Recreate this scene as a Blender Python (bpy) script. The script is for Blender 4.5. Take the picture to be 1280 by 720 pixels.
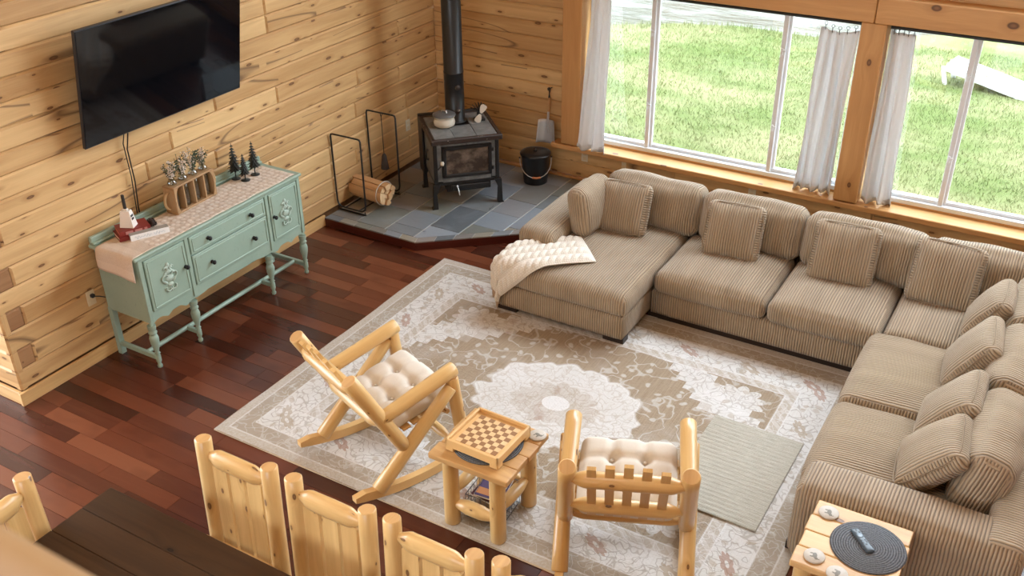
import bpy, bmesh, math, random
from math import sin, cos, pi, sqrt, atan2, radians
from mathutils import Vector, Matrix
import numpy as np

random.seed(7)
for o in list(bpy.data.objects): bpy.data.objects.remove(o)
sc = bpy.context.scene
COL = sc.collection

# ------------------------------------------------------------------ camera
cam_d = bpy.data.cameras.new('camera'); cam = bpy.data.objects.new('camera', cam_d); COL.objects.link(cam)
cam_d.sensor_width = 36.0; cam_d.lens = 1244.5 / 1280 * 36.0
cam_d.clip_start = 0.02; cam_d.clip_end = 400
def cam_matrix(yaw, pitch, roll, loc):
    fwd = Vector((sin(yaw)*cos(pitch), cos(yaw)*cos(pitch), -sin(pitch)))
    right = Vector((cos(yaw), -sin(yaw), 0)); down = fwd.cross(right)
    r2 = cos(roll)*right + sin(roll)*down; d2 = -sin(roll)*right + cos(roll)*down
    m = Matrix((r2, -d2, -fwd)).transposed().to_4x4(); m.translation = loc
    return m
cam.matrix_world = cam_matrix(radians(-30.809), radians(30.038), radians(0.644), Vector((0, 0, 4.1)))
cam_d.dof.use_dof = True; cam_d.dof.focus_distance = 7.0; cam_d.dof.aperture_fstop = 5.0
sc.camera = cam

# ------------------------------------------------------------------ world, light, exposure
w = bpy.data.worlds.new('sky'); sc.world = w; w.use_nodes = True
bg = w.node_tree.nodes['Background']
bg.inputs[0].default_value = (0.78, 0.90, 1.0, 1); bg.inputs[1].default_value = 6.0
def area(name, loc, rot, sx, sy, power, col):
    d = bpy.data.lights.new(name, 'AREA'); d.shape = 'RECTANGLE'; d.size = sx; d.size_y = sy
    d.energy = power; d.color = col
    o = bpy.data.objects.new(name, d); COL.objects.link(o); o.location = loc; o.rotation_euler = rot
    return o
# added fill over the windows and loft, daylight through the dining window
area('gable_fill', (-0.4, 8.05, 3.75), (radians(-62), 0, 0), 7.0, 1.9, 200, (0.76, 0.89, 1.0))  # unseen area light, added to brighten the room from the window side
area('dining_window_daylight', (-8.4, 1.2, 1.7), (radians(90), 0, radians(-90)), 3.0, 1.6, 60, (0.9, 0.95, 1.0))
area('loft_warm_fill', (-1.5, 1.0, 5.0), (0, 0, 0), 2.2, 1.6, 50, (1.0, 0.92, 0.80))  # unseen source, added to warm and lift the interior
vs = sc.view_settings
vs.view_transform = 'Standard'; vs.look = 'None'; vs.gamma = 1; vs.use_curve_mapping = False
vs.exposure = 0.66

# ------------------------------------------------------------------ mesh helpers
class Geo:
    def __init__(s): s.v = []; s.f = []; s.uv = []; s.mi = []; s.sm = []
    def add(s, verts, faces, uvs=None, mi=0, smooth=False):
        b = len(s.v); s.v += [tuple(p) for p in verts]
        for k, f in enumerate(faces):
            s.f.append([b+i for i in f]); s.uv.append(uvs[k] if uvs else None); s.mi.append(mi); s.sm.append(smooth)
        return s
    def box(s, c, d, bev=0.0, rot=None, seg=1, mi=0):
        bm = bmesh.new(); bmesh.ops.create_cube(bm, size=1)
        bmesh.ops.scale(bm, vec=Vector(d), verts=bm.verts)
        if bev > 0: bmesh.ops.bevel(bm, geom=list(bm.edges), offset=bev, segments=seg, affect='EDGES', profile=0.5)
        bm.verts.index_update()
        M = Matrix.Translation(Vector(c)) @ (rot.to_4x4() if rot else Matrix.Identity(4))
        s.add([M @ v.co for v in bm.verts], [[v.index for v in f.verts] for f in bm.faces], mi=mi, smooth=False)
        bm.free(); return s
    def tube(s, pts, rad, seg=12, cap=True, endmi=None, flat=None, wob=0.0, closed=False, bev=0.0):
        # swept round (or flattened) section along points; uv = (around, along)
        P = [Vector(p) for p in pts]
        if not hasattr(rad, '__len__'): rad = [rad]*len(P)
        rad = list(rad)
        if bev > 0 and not closed:
            d0 = (P[1]-P[0]).normalized(); d1 = (P[-1]-P[-2]).normalized()
            P = [P[0], P[0]+d0*bev] + P[1:-1] + [P[-1]-d1*bev, P[-1]]
            rad = [max(rad[0]-bev, rad[0]*.5), rad[0]] + rad[1:-1] + [rad[-1], max(rad[-1]-bev, rad[-1]*.5)]
        n = len(P); T = []
        for i in range(n):
            if closed: t = P[(i+1) % n]-P[i-1]
            else: t = P[min(i+1, n-1)]-P[max(i-1, 0)]
            T.append(t.normalized() if t.length > 1e-9 else Vector((0, 0, 1)))
        ref = Vector((0, 0, 1)) if abs(T[0].z) < .9 else Vector((0, 1, 0))
        a = ref.cross(T[0]).normalized(); rings = []; L = [0]
        for i in range(1, n): L.append(L[-1]+(P[i]-P[i-1]).length)
        fx, fy = flat or (1, 1)
        ph = random.random()*6
        for i in range(n):
            a = (a - T[i]*a.dot(T[i])).normalized(); b = T[i].cross(a)
            rr = []
            for k in range(seg):
                th = 2*pi*k/seg
                q = rad[i]*(1+wob*(sin(2*th+ph+L[i]*5)+.6*sin(3*th-ph+L[i]*9)))
                rr.append(P[i]+a*(cos(th)*q*fx)+b*(sin(th)*q*fy))
            rings.append(rr)
        verts = [v for r in rings for v in r]; faces = []; uvs = []; R = max(rad)
        m = n if closed else n-1
        for i in range(m):
            j = (i+1) % n; l1 = L[i]; l2 = L[j] if j else L[-1]+.01
            for k in range(seg):
                k2 = (k+1) % seg
                faces.append([i*seg+k, i*seg+k2, j*seg+k2, j*seg+k])
                u1 = 2*pi*R*k/seg; u2 = 2*pi*R*(k+1)/seg
                uvs.append([(u1, l1), (u2, l1), (u2, l2), (u1, l2)])
        s.add(verts, faces, uvs, 0, True)
        if cap and not closed:
            for i, fl in ((0, True), (n-1, False)):
                ring = rings[i]; f = list(range(seg)); uv = [(cos(2*pi*k/seg)*rad[i], sin(2*pi*k/seg)*rad[i]) for k in range(seg)]
                if fl: f = f[::-1]; uv = uv[::-1]
                s.add(ring, [f], [uv], endmi or 0, False)
        return s
    def lathe(s, prof, c=(0, 0, 0), seg=20, mi=0, smooth=True, M=None):
        c = Vector(c); verts = []; faces = []; uvs = []
        for r, z in prof:
            for k in range(seg):
                p = Vector((r*cos(2*pi*k/seg), r*sin(2*pi*k/seg), z))
                verts.append((M @ p if M else p)+c)
        R = max(r for r, z in prof)
        for i in range(len(prof)-1):
            for k in range(seg):
                k2 = (k+1) % seg
                faces.append([i*seg+k, i*seg+k2, (i+1)*seg+k2, (i+1)*seg+k])
                uvs.append([(2*pi*R*k/seg, prof[i][1]), (2*pi*R*(k+1)/seg, prof[i][1]), (2*pi*R*(k+1)/seg, prof[i+1][1]), (2*pi*R*k/seg, prof[i+1][1])])
        s.add(verts, faces, uvs, mi, smooth)
        if prof[0][0] > 1e-4: s.add(verts[:seg], [list(range(seg))[::-1]], None, mi)
        if prof[-1][0] > 1e-4: s.add(verts[-seg:], [list(range(seg))], None, mi)
        return s
    def prism(s, poly, z0, z1, axis='z', off=0, mi=0):
        # extrude a 2D polygon; axis z: (x,y)  axis x: poly=(y,z) from x=z0..z1  axis y: poly=(x,z)
        def P(p, t):
            return (p[0], p[1], t) if axis == 'z' else ((t, p[0], p[1]) if axis == 'x' else (p[0], t, p[1]))
        n = len(poly); vs_ = [P(p, z0) for p in poly]+[P(p, z1) for p in poly]
        ar = sum(poly[i][0]*poly[(i+1) % n][1]-poly[(i+1) % n][0]*poly[i][1] for i in range(n))
        flip = (ar < 0) != (axis == 'y')
        fs = [list(range(n))[::-1], [n+i for i in range(n)]]+[[i, (i+1) % n, n+(i+1) % n, n+i] for i in range(n)]
        if flip: fs = [f[::-1] for f in fs]
        return s.add(vs_, fs, mi=mi)
    def sheet(s, fn, nu, nv, uvs=(1, 1), smooth=True, mi=0):
        verts = [fn(i/nu, j/nv) for j in range(nv+1) for i in range(nu+1)]; faces = []; uv = []
        for j in range(nv):
            for i in range(nu):
                faces.append([j*(nu+1)+i, j*(nu+1)+i+1, (j+1)*(nu+1)+i+1, (j+1)*(nu+1)+i])
                uv.append([(i/nu*uvs[0], j/nv*uvs[1]), ((i+1)/nu*uvs[0], j/nv*uvs[1]), ((i+1)/nu*uvs[0], (j+1)/nv*uvs[1]), (i/nu*uvs[0], (j+1)/nv*uvs[1])])
        return s.add(verts, faces, uv, mi, smooth)
    def xf(s, M):
        s.v = [tuple(M @ Vector(p)) for p in s.v]; return s
    def build(s, name, mats, parent=None, grain=0, world=False, label=None, smooth=None, uvmode='grain', solid=0):
        off = Vector(parent.location) if (parent is not None and world) else Vector((0, 0, 0))
        me = bpy.data.meshes.new(name)
        me.from_pydata([tuple(Vector(p)-off) for p in s.v], [], s.f)
        if not hasattr(mats, '__len__') or isinstance(mats, str): mats = [mats]
        for m in mats: me.materials.append(MAT[m])
        ul = me.uv_layers.new(name='UVMap').data
        for pi_, p in enumerate(me.polygons):
            p.material_index = min(s.mi[pi_], len(mats)-1)
            p.use_smooth = s.sm[pi_] if smooth is None else smooth
            given = s.uv[pi_]; n = p.normal
            if given is None:
                ax = [abs(n.x), abs(n.y), abs(n.z)]
                if uvmode == 'rib':      # u = coordinate across the ribs
                    t = 1 if (ax[0] > ax[1] and ax[0] > ax[2]*.9) else grain
                    if ax[1] > ax[0] and ax[1] > ax[2] and grain == 1: t = 0
                    g = 2
                else:
                    g = grain; dom = ax.index(max(ax))
                    if dom == g: t = (g+1) % 3; g = (g+2) % 3
                    else: t = 3-g-dom
            for q, li in enumerate(p.loop_indices):
                if given is not None: ul[li].uv = given[q]
                else:
                    co = me.vertices[me.loops[li].vertex_index].co
                    ul[li].uv = (co[t], co[g])
        o = bpy.data.objects.new(name, me); COL.objects.link(o)
        if parent is not None: o.parent = parent
        if label: o['label'] = label
        if solid:
            md = o.modifiers.new('thick', 'SOLIDIFY'); md.thickness = solid; md.offset = 0
        return o

def thing(name, label, cat, loc=(0, 0, 0), rz=0, group=None):
    o = bpy.data.objects.new(name, None); COL.objects.link(o); o.empty_display_size = .1
    o.location = loc; o.rotation_euler = (0, 0, rz); return tag(o, label, cat, group)
def tag(o, label, cat, group=None):
    o['label'] = label; o['category'] = cat
    if group: o['group'] = group
    return o
def struct(o, label=None):
    o['kind'] = 'structure'
    if label: o['label'] = label
    return o
def holder(name, loc=(0, 0, 0)):
    o = bpy.data.objects.new(name, None); COL.objects.link(o); o.location = loc; o.empty_display_size = .1
    return struct(o)
def copy_tree(o, parent=None):
    c = o.copy(); COL.objects.link(c); c.parent = parent
    for ch in o.children: copy_tree(ch, c)
    return c
def lerp(a, b, t): return a+(b-a)*t
def puff(half, r, n=(14, 14, 6), bulge=(0, 0, 0), pw=2, noise=0.0, seed=0, edge=0.0):
    # soft upholstered block: box with rounded edges and swollen faces
    a = Vector(half); verts = {}; V = []; F = []
    rnd = random.Random(seed); ph = [rnd.uniform(0, 6) for _ in range(6)]
    def vid(i, j, k):
        key = (i, j, k)
        if key in verts: return verts[key]
        p = Vector((2*i/n[0]-1, 2*j/n[1]-1, 2*k/n[2]-1))
        q = Vector((p.x*a.x, p.y*a.y, p.z*a.z))
        inn = Vector([max(-a[t]+r, min(a[t]-r, q[t])) for t in range(3)])
        d = q-inn
        if d.length > 1e-9: q = inn+d.normalized()*r
        ex = [1-abs(p[t])**pw for t in range(3)]
        q.x += (1 if p.x > 0 else -1)*bulge[0]*ex[1]*ex[2]*abs(p.x)
        q.y += (1 if p.y > 0 else -1)*bulge[1]*ex[0]*ex[2]*abs(p.y)
        q.z += (1 if p.z > 0 else -1)*bulge[2]*ex[0]*ex[1]*abs(p.z)
        if edge: q.z *= 1-edge*max(abs(p.x), abs(p.y))**3
        if noise:
            f = sin(q.x*9+ph[0]+3*q.y)*sin(q.y*8+ph[1])+.6*sin(q.x*17+ph[2]-q.y*11)*sin(q.y*15+ph[3]+q.z*9)
            q += Vector((.3, .3, 1)).normalized()*noise*f
        verts[key] = len(V); V.append(q); return verts[key]
    for t in range(3):
        u, v_ = (t+1) % 3, (t+2) % 3
        for side in (0, n[t]):
            for i in range(n[u]):
                for j in range(n[v_]):
                    def mk(x, y):
                        e = [0, 0, 0]; e[t] = side; e[u] = x; e[v_] = y; return vid(*e)
                    f = [mk(i, j), mk(i+1, j), mk(i+1, j+1), mk(i, j+1)]
                    F.append(f if side else f[::-1])
    return V, F

# ------------------------------------------------------------------ materials
MAT = {}
class S:
    nt = None
    def __init__(s, sock): s.s = sock
    @staticmethod
    def math(op, a, b=None, c=None):
        n = S.nt.nodes.new('ShaderNodeMath'); n.operation = op
        for i, x in enumerate((a, b, c)):
            if x is None: continue
            if isinstance(x, S): S.nt.links.new(x.s, n.inputs[i])
            else: n.inputs[i].default_value = x
        return S(n.outputs[0])
    def __add__(s, o): return S.math('ADD', s, o)
    __radd__ = __add__
    def __sub__(s, o): return S.math('SUBTRACT', s, o)
    def __rsub__(s, o): return S.math('SUBTRACT', o, s)
    def __mul__(s, o): return S.math('MULTIPLY', s, o)
    __rmul__ = __mul__
    def __truediv__(s, o): return S.math('DIVIDE', s, o)
    def __rtruediv__(s, o): return S.math('DIVIDE', o, s)
    def lt(s, o): return S.math('LESS_THAN', s, o)
    def gt(s, o): return S.math('GREATER_THAN', s, o)
    def abs(s): return S.math('ABSOLUTE', s)
    def sin(s): return S.math('SINE', s)
    def fract(s): return S.math('FRACT', s)
    def floor(s): return S.math('FLOOR', s)
    def pow(s, p): return S.math('POWER', s, p)
    def sqrt(s): return S.math('SQRT', s)
    def min(s, o): return S.math('MINIMUM', s, o)
    def max(s, o): return S.math('MAXIMUM', s, o)
    def clamp(s): return S.math('MINIMUM', S.math('MAXIMUM', s, 0.0), 1.0)
    def step(s, e0, e1): return ((s-e0)/(e1-e0)).clamp()
def vec(x, y, z=0.0):
    n = S.nt.nodes.new('ShaderNodeCombineXYZ')
    for i, v in enumerate((x, y, z)):
        if isinstance(v, S): S.nt.links.new(v.s, n.inputs[i])
        else: n.inputs[i].default_value = v
    return n.outputs[0]
def noise(v, scale=1.0, detail=2.0, rough=.5, dist=0.0):
    n = S.nt.nodes.new('ShaderNodeTexNoise'); S.nt.links.new(v, n.inputs['Vector'])
    n.inputs['Scale'].default_value = scale; n.inputs['Detail'].default_value = detail
    n.inputs['Roughness'].default_value = rough; n.inputs['Distortion'].default_value = dist
    return S(n.outputs[0])
def voro(v, scale=1.0, feat='F1', dims='2D', rand=1.0):
    n = S.nt.nodes.new('ShaderNodeTexVoronoi'); n.voronoi_dimensions = dims; n.feature = feat
    S.nt.links.new(v, n.inputs['Vector']); n.inputs['Scale'].default_value = scale; n.inputs['Randomness'].default_value = rand
    if feat == 'DISTANCE_TO_EDGE': return S(n.outputs['Distance']), None
    sp = S.nt.nodes.new('ShaderNodeSeparateColor'); S.nt.links.new(n.outputs['Color'], sp.inputs[0])
    return S(n.outputs['Distance']), [S(sp.outputs[i]) for i in range(3)]
def sep(sock):
    n = S.nt.nodes.new('ShaderNodeSeparateXYZ'); S.nt.links.new(sock, n.inputs[0]); return [S(n.outputs[i]) for i in range(3)]
def rgb(c):
    n = S.nt.nodes.new('ShaderNodeRGB'); n.outputs[0].default_value = (*c, 1); return n.outputs[0]
def mix(a, b, f, mode='MIX'):
    n = S.nt.nodes.new('ShaderNodeMix'); n.data_type = 'RGBA'; n.blend_type = mode
    for x, i in ((a, 6), (b, 7)):
        if isinstance(x, tuple): n.inputs[i].default_value = (*x, 1)
        else: S.nt.links.new(x, n.inputs[i])
    if isinstance(f, S): S.nt.links.new(f.s, n.inputs[0])
    else: n.inputs[0].default_value = f
    return n.outputs[2]
def ramp(f, stops):
    n = S.nt.nodes.new('ShaderNodeValToRGB'); cr = n.color_ramp
    while len(cr.elements) < len(stops): cr.elements.new(.5)
    for e, (p, c) in zip(cr.elements, stops): e.position = p; e.color = (*c, 1)
    S.nt.links.new(f.s, n.inputs[0]); return n.outputs[0]
def uvco():
    n = S.nt.nodes.new('ShaderNodeUVMap'); n.uv_map = 'UVMap'; return sep(n.outputs[0])
def objco():
    n = S.nt.nodes.new('ShaderNodeTexCoord'); return sep(n.outputs['Object'])
def rand():
    n = S.nt.nodes.new('ShaderNodeObjectInfo'); return S(n.outputs['Random'])
def start(name):
    m = bpy.data.materials.new(name); m.use_nodes = True; S.nt = m.node_tree; MAT[name] = m
    return m.node_tree.nodes['Principled BSDF']
def finish(b, col=None, rough=.6, bump=None, dist=.002, strength=1.0, metal=0.0, spec=.5, **kw):
    nt = S.nt
    if col is not None:
        if isinstance(col, tuple): b.inputs['Base Color'].default_value = (*col, 1)
        else: nt.links.new(col, b.inputs['Base Color'])
    if isinstance(rough, S): nt.links.new(rough.s, b.inputs['Roughness'])
    else: b.inputs['Roughness'].default_value = rough
    b.inputs['Metallic'].default_value = metal; b.inputs['Specular IOR Level'].default_value = spec
    for k, v in kw.items(): b.inputs[k.replace('_', ' ')].default_value = v
    if bump is not None:
        n = nt.nodes.new('ShaderNodeBump'); n.inputs['Distance'].default_value = dist; n.inputs['Strength'].default_value = strength
        nt.links.new(bump.s, n.inputs['Height']); nt.links.new(n.outputs[0], b.inputs['Normal'])
def plain(name, c, rough=.6, **kw):
    b = start(name); finish(b, c, rough, **kw)
def srgb(r, g, b_): 
    return tuple(((x/255)/12.92 if x/255 <= .04045 else ((x/255+.055)/1.055)**2.4) for x in (r, g, b_))

def wood(name, light, dark, knot=(.10, .045, .018), ku=5.0, kv=2.6, kp=.55, kr=.11, rough=.45, grain=1.0, vary=.12, crack=0.0, spec=.4, coat=0.0):
    b = start(name); u, v, _ = uvco(); r = rand()
    uu = u+r*17.3; vv = v+r*41.7
    d, c = voro(vec(uu*ku, vv*kv), 1.0)
    has = c[0].lt(kp); rad_ = (c[1]*.75+.25)*kr
    kd = d/rad_
    warp = (1.0-(d*3.0).clamp())*has*.05
    ring = noise(vec((uu+warp)*16, vv*.9, r*9), 1.0, 3.0, .55, .6)
    fine = noise(vec(uu*140, vv*5, r*5), 1.0, 2.0)
    big = noise(vec(uu*2.0, vv*.7, r*31), 1.0, 2.0)
    f = (ring-.32)*1.6*grain+(fine-.5)*.35*grain+(big-.5)*.5
    col = mix(light, dark, f.clamp())
    tint = (r-.5)*2*vary
    col = mix(col, dark, tint.clamp()); 
    col = mix(col, tuple(min(.9, q*(1.35+.12*i)) for i, q in enumerate(light)), ((0.0-tint)*.9).clamp())
    halo = (1.0-kd.step(.8, 2.6))*has*.55
    col = mix(col, dark, halo)
    km = (1.0-kd.step(.75, 1.05))*has
    kin = (1.0-kd.step(.2, .7))
    col = mix(col, mix(knot, tuple(x*2.2 for x in knot), kin), km*.92)
    if crack:
        cl = noise(vec(uu*3.1, vv*.35, r*77), 1.0, 1.0)
        ck = (1.0-((cl-.5).abs()*90).clamp())*noise(vec(vv*1.3, r*11, 0.0), 1.0, 1.0).gt(.53)
        col = mix(col, (.12, .06, .03), ck*crack)
    finish(b, col, rough, ring*.5+fine*.5-km*.6, .0012, .5, spec=spec)
    if coat: b.inputs['Coat Weight'].default_value = coat; b.inputs['Coat Roughness'].default_value = .2

wood('log_wall', (.66, .43, .20), (.37, .185, .062), ku=8.5, kv=3.0, kp=.5, kr=.115, rough=.5, vary=.32, crack=.8)
wood('log_wall_end', (.36, .19, .085), (.20, .09, .036), ku=9, kv=9, kp=.15, kr=.1, rough=.7, vary=.3)
wood('timber', (.60, .33, .13), (.42, .20, .065), ku=3.2, kv=2.0, kp=.34, kr=.13, rough=.45, vary=.05)
wood('pine_log', (.72, .475, .205), (.47, .25, .075), ku=9, kv=4.5, kp=.42, kr=.11, rough=.33, vary=.15, grain=1.0, coat=.25)
wood('log_end', (.62, .37, .15), (.40, .20, .065), ku=9, kv=9, kp=0.0, rough=.5)
wood('pine_top', (.66, .41, .175), (.40, .205, .07), ku=6, kv=3, kp=.25, kr=.11, rough=.4, vary=.25)
wood('maple_light', (.72, .46, .20), (.58, .34, .125), kp=0.0, rough=.4, grain=.5, vary=.02)
wood('check_dark', (.30, .15, .06), (.22, .10, .04), kp=0.0, rough=.4, grain=.5, vary=.02)
wood('check_light', (.72, .50, .26), (.62, .40, .18), kp=0.0, rough=.4, grain=.5, vary=.02)
wood('carrier_wood', (.42, .26, .13), (.27, .15, .065), kp=0.0, rough=.55, vary=.02)
wood('firewood', (.58, .34, .16), (.36, .18, .07), kp=.15, rough=.8, vary=.3)
wood('firewood_split', (.74, .50, .28), (.55, .33, .15), kp=0.0, rough=.8, vary=.3)
wood('table_dark', (.058, .028, .011), (.022, .010, .004), knot=(.01, .005, .002), ku=4, kv=2, kp=.2, rough=.6, vary=.15, spec=.12)
wood('cherry_trim', (.085, .014, .008), (.045, .007, .004), kp=0.0, rough=.35, vary=.05)
wood('rail_pine', (.27, .165, .078), (.22, .125, .052), kp=0.0, rough=.5, vary=0)
# cherry floor boards
b = start('floor_board'); u, v, _ = uvco(); at_ = S.nt.nodes.new('ShaderNodeAttribute'); at_.attribute_name = 'tone'; r = S(at_.outputs['Fac'])
g1 = noise(vec(u*22+r*50, v*1.4+r*9, r*7), 1, 4, .6, .5); g2 = noise(vec(u*160, v*6, r*5), 1, 2); g3 = noise(vec(u*5+r*30, v*2.5, r*3), 1, 2)
base = ramp(r, [(0, (.042, .0105, .0060)), (.25, (.068, .0180, .0095)), (.5, (.098, .0250, .0120)), (.75, (.130, .0360, .0165)), (1, (.170, .054, .025))])
col = mix(base, (.22, .075, .034), ((g1-.50)*.4).clamp()); col = mix(col, (.03, .005, .003), ((g3-.55)*1.6).clamp())
finish(b, col, (g1*.05+.23), g2, .0003, .15, spec=.5)
plain('floor_gap', (.012, .004, .003), .8)
# slate tiles
b = start('slate'); x, y, z = objco(); r = rand()
c1 = noise(vec(x*4+r*30, y*4, r*20), 1, 4, .6, .8); c2 = noise(vec(x*30+r*11, y*30, r*4), 1, 4)
base = ramp(r, [(0, (.06, .072, .085)), (.16, (.17, .20, .235)), (.3, (.085, .09, .08)), (.45, (.23, .265, .31)), (.58, (.15, .13, .115)), (.7, (.11, .125, .105)), (.8, (.30, .24, .16)), (.9, (.20, .17, .15)), (1, (.19, .19, .215))])
col = mix(base, (.21, .24, .28), ((c1-.5)*1.7).clamp()); col = mix(col, (.05, .045, .04), ((.42-c1)*2.2).clamp())
col = mix(col, (.9, .95, 1.0), .06)
finish(b, col, (c1*.3+.18), c1+c2*.25, .006, .6, spec=.6)
plain('grout', (.50, .46, .41), .9)
# soapstone
b = start('soapstone'); x, y, z = objco(); r = rand()
c1 = noise(vec(x*12+r*9, y*12, z*12), 1, 4, .65, .5)
finish(b, mix((.10, .108, .112), (.235, .24, .235), c1.step(.3, .75)), .5, c1, .001, .4)
plain('cast_iron', (.016, .015, .015), .42, spec=.4)
b = start('worn_iron'); x, y, z = objco(); c1 = noise(vec(x*45, y*45, z*45), 1, 3)
finish(b, mix((.030, .018, .014), (.42, .36, .29), c1.step(.66, .72)), .45)
plain('pipe_black', (.013, .014, .016), .36, spec=.45)
plain('black_metal', (.012, .012, .013), .4)
plain('steel', (.62, .62, .62), .3, metal=1.0)
plain('galvanized', (.60, .61, .63), .35, metal=.45)
plain('brass', (.55, .43, .22), .35, metal=1.0)
b = start('stove_glass'); x, y, z = objco(); c1 = noise(vec(x*7, y*7, z*9), 1, 4, .6)
finish(b, mix((.055, .042, .034), (.26, .20, .155), c1.step(.42, .75)), .08, spec=.6)
plain('stoneware', (.60, .55, .46), .4)
plain('lid_grey', (.10, .10, .10), .4)
plain('vinyl_white', (.74, .76, .80), .35)
plain('rubber_dark', (.02, .021, .022), .5)
# window glass
m = bpy.data.materials.new('glass_pane'); m.use_nodes = True; MAT['glass_pane'] = m; S.nt = nt = m.node_tree
nt.nodes.remove(nt.nodes['Principled BSDF']); tr = nt.nodes.new('ShaderNodeBsdfTransparent'); gl = nt.nodes.new('ShaderNodeBsdfGlossy')
gl.inputs['Roughness'].default_value = .02; tr.inputs[0].default_value = (.97, .985, .975, 1); mx = nt.nodes.new('ShaderNodeMixShader'); mx.inputs[0].default_value = .06
nt.links.new(tr.outputs[0], mx.inputs[1]); nt.links.new(gl.outputs[0], mx.inputs[2]); nt.links.new(mx.outputs[0], nt.nodes['Material Output'].inputs[0])
m = bpy.data.materials.new('clear_glass'); m.use_nodes = True; MAT['clear_glass'] = m; S.nt = nt = m.node_tree
nt.nodes.remove(nt.nodes['Principled BSDF']); tr = nt.nodes.new('ShaderNodeBsdfTransparent'); gl = nt.nodes.new('ShaderNodeBsdfGlossy')
gl.inputs['Roughness'].default_value = .05; tr.inputs[0].default_value = (.72, .77, .78, 1); mx = nt.nodes.new('ShaderNodeMixShader'); mx.inputs[0].default_value = .16
nt.links.new(tr.outputs[0], mx.inputs[1]); nt.links.new(gl.outputs[0], mx.inputs[2]); nt.links.new(mx.outputs[0], nt.nodes['Material Output'].inputs[0])
# curtain: white cloth that lets some daylight through
b = start('curtain_cloth'); u, v, _ = uvco(); c1 = noise(vec(u*400, v*400), 1, 2)
finish(b, (.82, .81, .81), .9, spec=.2); 
nt = S.nt; tl = nt.nodes.new('ShaderNodeBsdfTranslucent'); tl.inputs[0].default_value = (.80, .79, .79, 1); mx = nt.nodes.new('ShaderNodeMixShader'); mx.inputs[0].default_value = .30
nt.links.new(b.outputs[0], mx.inputs[1]); nt.links.new(tl.outputs[0], mx.inputs[2]); nt.links.new(mx.outputs[0], nt.nodes['Material Output'].inputs[0])
# wide-wale corduroy
def corduroy(name, c_hi, c_lo, pitch=.0185):
    b = start(name); u, v, _ = uvco()
    wob = noise(vec(u*9, v*9), 1, 2)*.012
    t = (u+wob)/pitch
    rib = (t*pi).sin().abs().pow(.7)
    nap = noise(vec(u*7, v*5), 1, 3, .6); fuzz = noise(vec(u*300, v*300), 1, 2)
    col = mix(c_lo, c_hi, rib.step(.25, .9)*.75+(nap-.5)*.9+.15)  # grooves darker: ground cloth tone, with groove shade painted into the colour
    finish(b, col, .9, rib+fuzz*.12, .0075, 1.0, spec=.15, Sheen_Weight=.25, Sheen_Roughness=.5)
corduroy('corduroy', (.41, .31, .208), (.18, .127, .078))
plain('sofa_foot', (.018, .009, .006), .4)
# linen seat pad
b = start('linen'); u, v, _ = uvco(); c1 = noise(vec(u*500, v*60), 1, 2); c2 = noise(vec(u*60, v*500), 1, 2)
finish(b, mix((.58, .51, .43), (.74, .68, .60), (c1+c2)*.5), .95, c1+c2, .0006, .5, spec=.1)
# knitted throw
b = start('knit'); u, v, _ = uvco()
st = ((u*260).sin().abs()+(v*180+(u*260).sin()*.8).sin().abs())*.5
finish(b, mix((.58, .51, .42), (.76, .71, .63), st), .95, st, .002, .8, spec=.1, Sheen_Weight=.3)
b = start('knit_hem'); u, v, _ = uvco(); st = (u*300).sin().abs()
finish(b, mix((.36, .25, .17), (.46, .34, .245), st), .95, st, .002, .8, spec=.1)
# painted sideboard
b = start('sage_paint'); x, y, z = objco(); c1 = noise(vec(x*6, y*6, z*6), 1, 3); c2 = noise(vec(x*40, y*40, z*40), 1, 2)
col = mix((.235, .325, .255), (.315, .410, .330), c1); col = mix(col, (.15, .21, .175), ((c2-.64)*3).clamp())
finish(b, col, .42, c2, .0006, .3)
plain('sage_relief', (.37, .455, .385), .4)
plain('dark_knob', (.02, .018, .018), .35, metal=.6)
# runner: sand cloth with raised embroidery
b = start('runner_cloth'); u, v, _ = uvco()
d, c = voro(vec(u*21, v*21), 1, rand=.35); th = noise(vec(u*90, v*90), 1, 2)
m_ = (1.0-d.step(.22, .48))*u.gt(.36)
stripe = ((u*34).sin().gt(.55))*u.lt(.36)*.35
col = mix((.54, .42, .32), (.68, .58, .48), th); col = mix(col, (.74, .66, .58), m_*.7); col = mix(col, (.74, .63, .52), stripe)
finish(b, col, .9, m_+th*.3, .004, .7, spec=.1)
plain('book_red', (.21, .022, .018), .5); plain('book_red_edge', (.42, .12, .075), .7); plain('page_cream', (.70, .52, .38), .8)
plain('book_spine_pale', (.50, .22, .20), .6); plain('book_grey', (.29, .275, .24), .6); plain('book_white', (.80, .82, .83), .6); plain('script_blue', (.36, .46, .56), .6)
plain('bell_white', (.80, .74, .68), .4); plain('print_black', (.02, .02, .02), .6)
plain('metal_tree', (.018, .02, .018), .5); plain('pinecone', (.04, .022, .014), .8)
plain('leaf_dark', (.045, .075, .042), .7); plain('flower_pale', (.66, .56, .48), .8); plain('stem', (.10, .10, .05), .8)
plain('rope', (.42, .27, .13), .9)
b = start('tv_screen'); finish(b, (.003, .0035, .005), .05, spec=.4)
plain('tv_bezel', (.02, .022, .026), .3)
plain('ivory', (.70, .58, .38), .5); plain('almond', (.72, .66, .52), .5)
b = start('bound_mat'); x, y, z = objco(); rr = (x*x+y*y).sqrt(); a = noise(vec(x*120, y*120), 1, 2)
ringv = (rr*520).sin()*.5+.5
finish(b, mix((.035, .038, .045), (.25, .255, .27), (ringv*.5+a*.9-.3).clamp()), .85, ringv+a*.6, .003, .8, spec=.2)
b = start('coaster_stone'); x, y, z = objco(); rr = (x*x+y*y).sqrt(); n1 = noise(vec(x*60, y*60, rand()*20), 1, 2)
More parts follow.
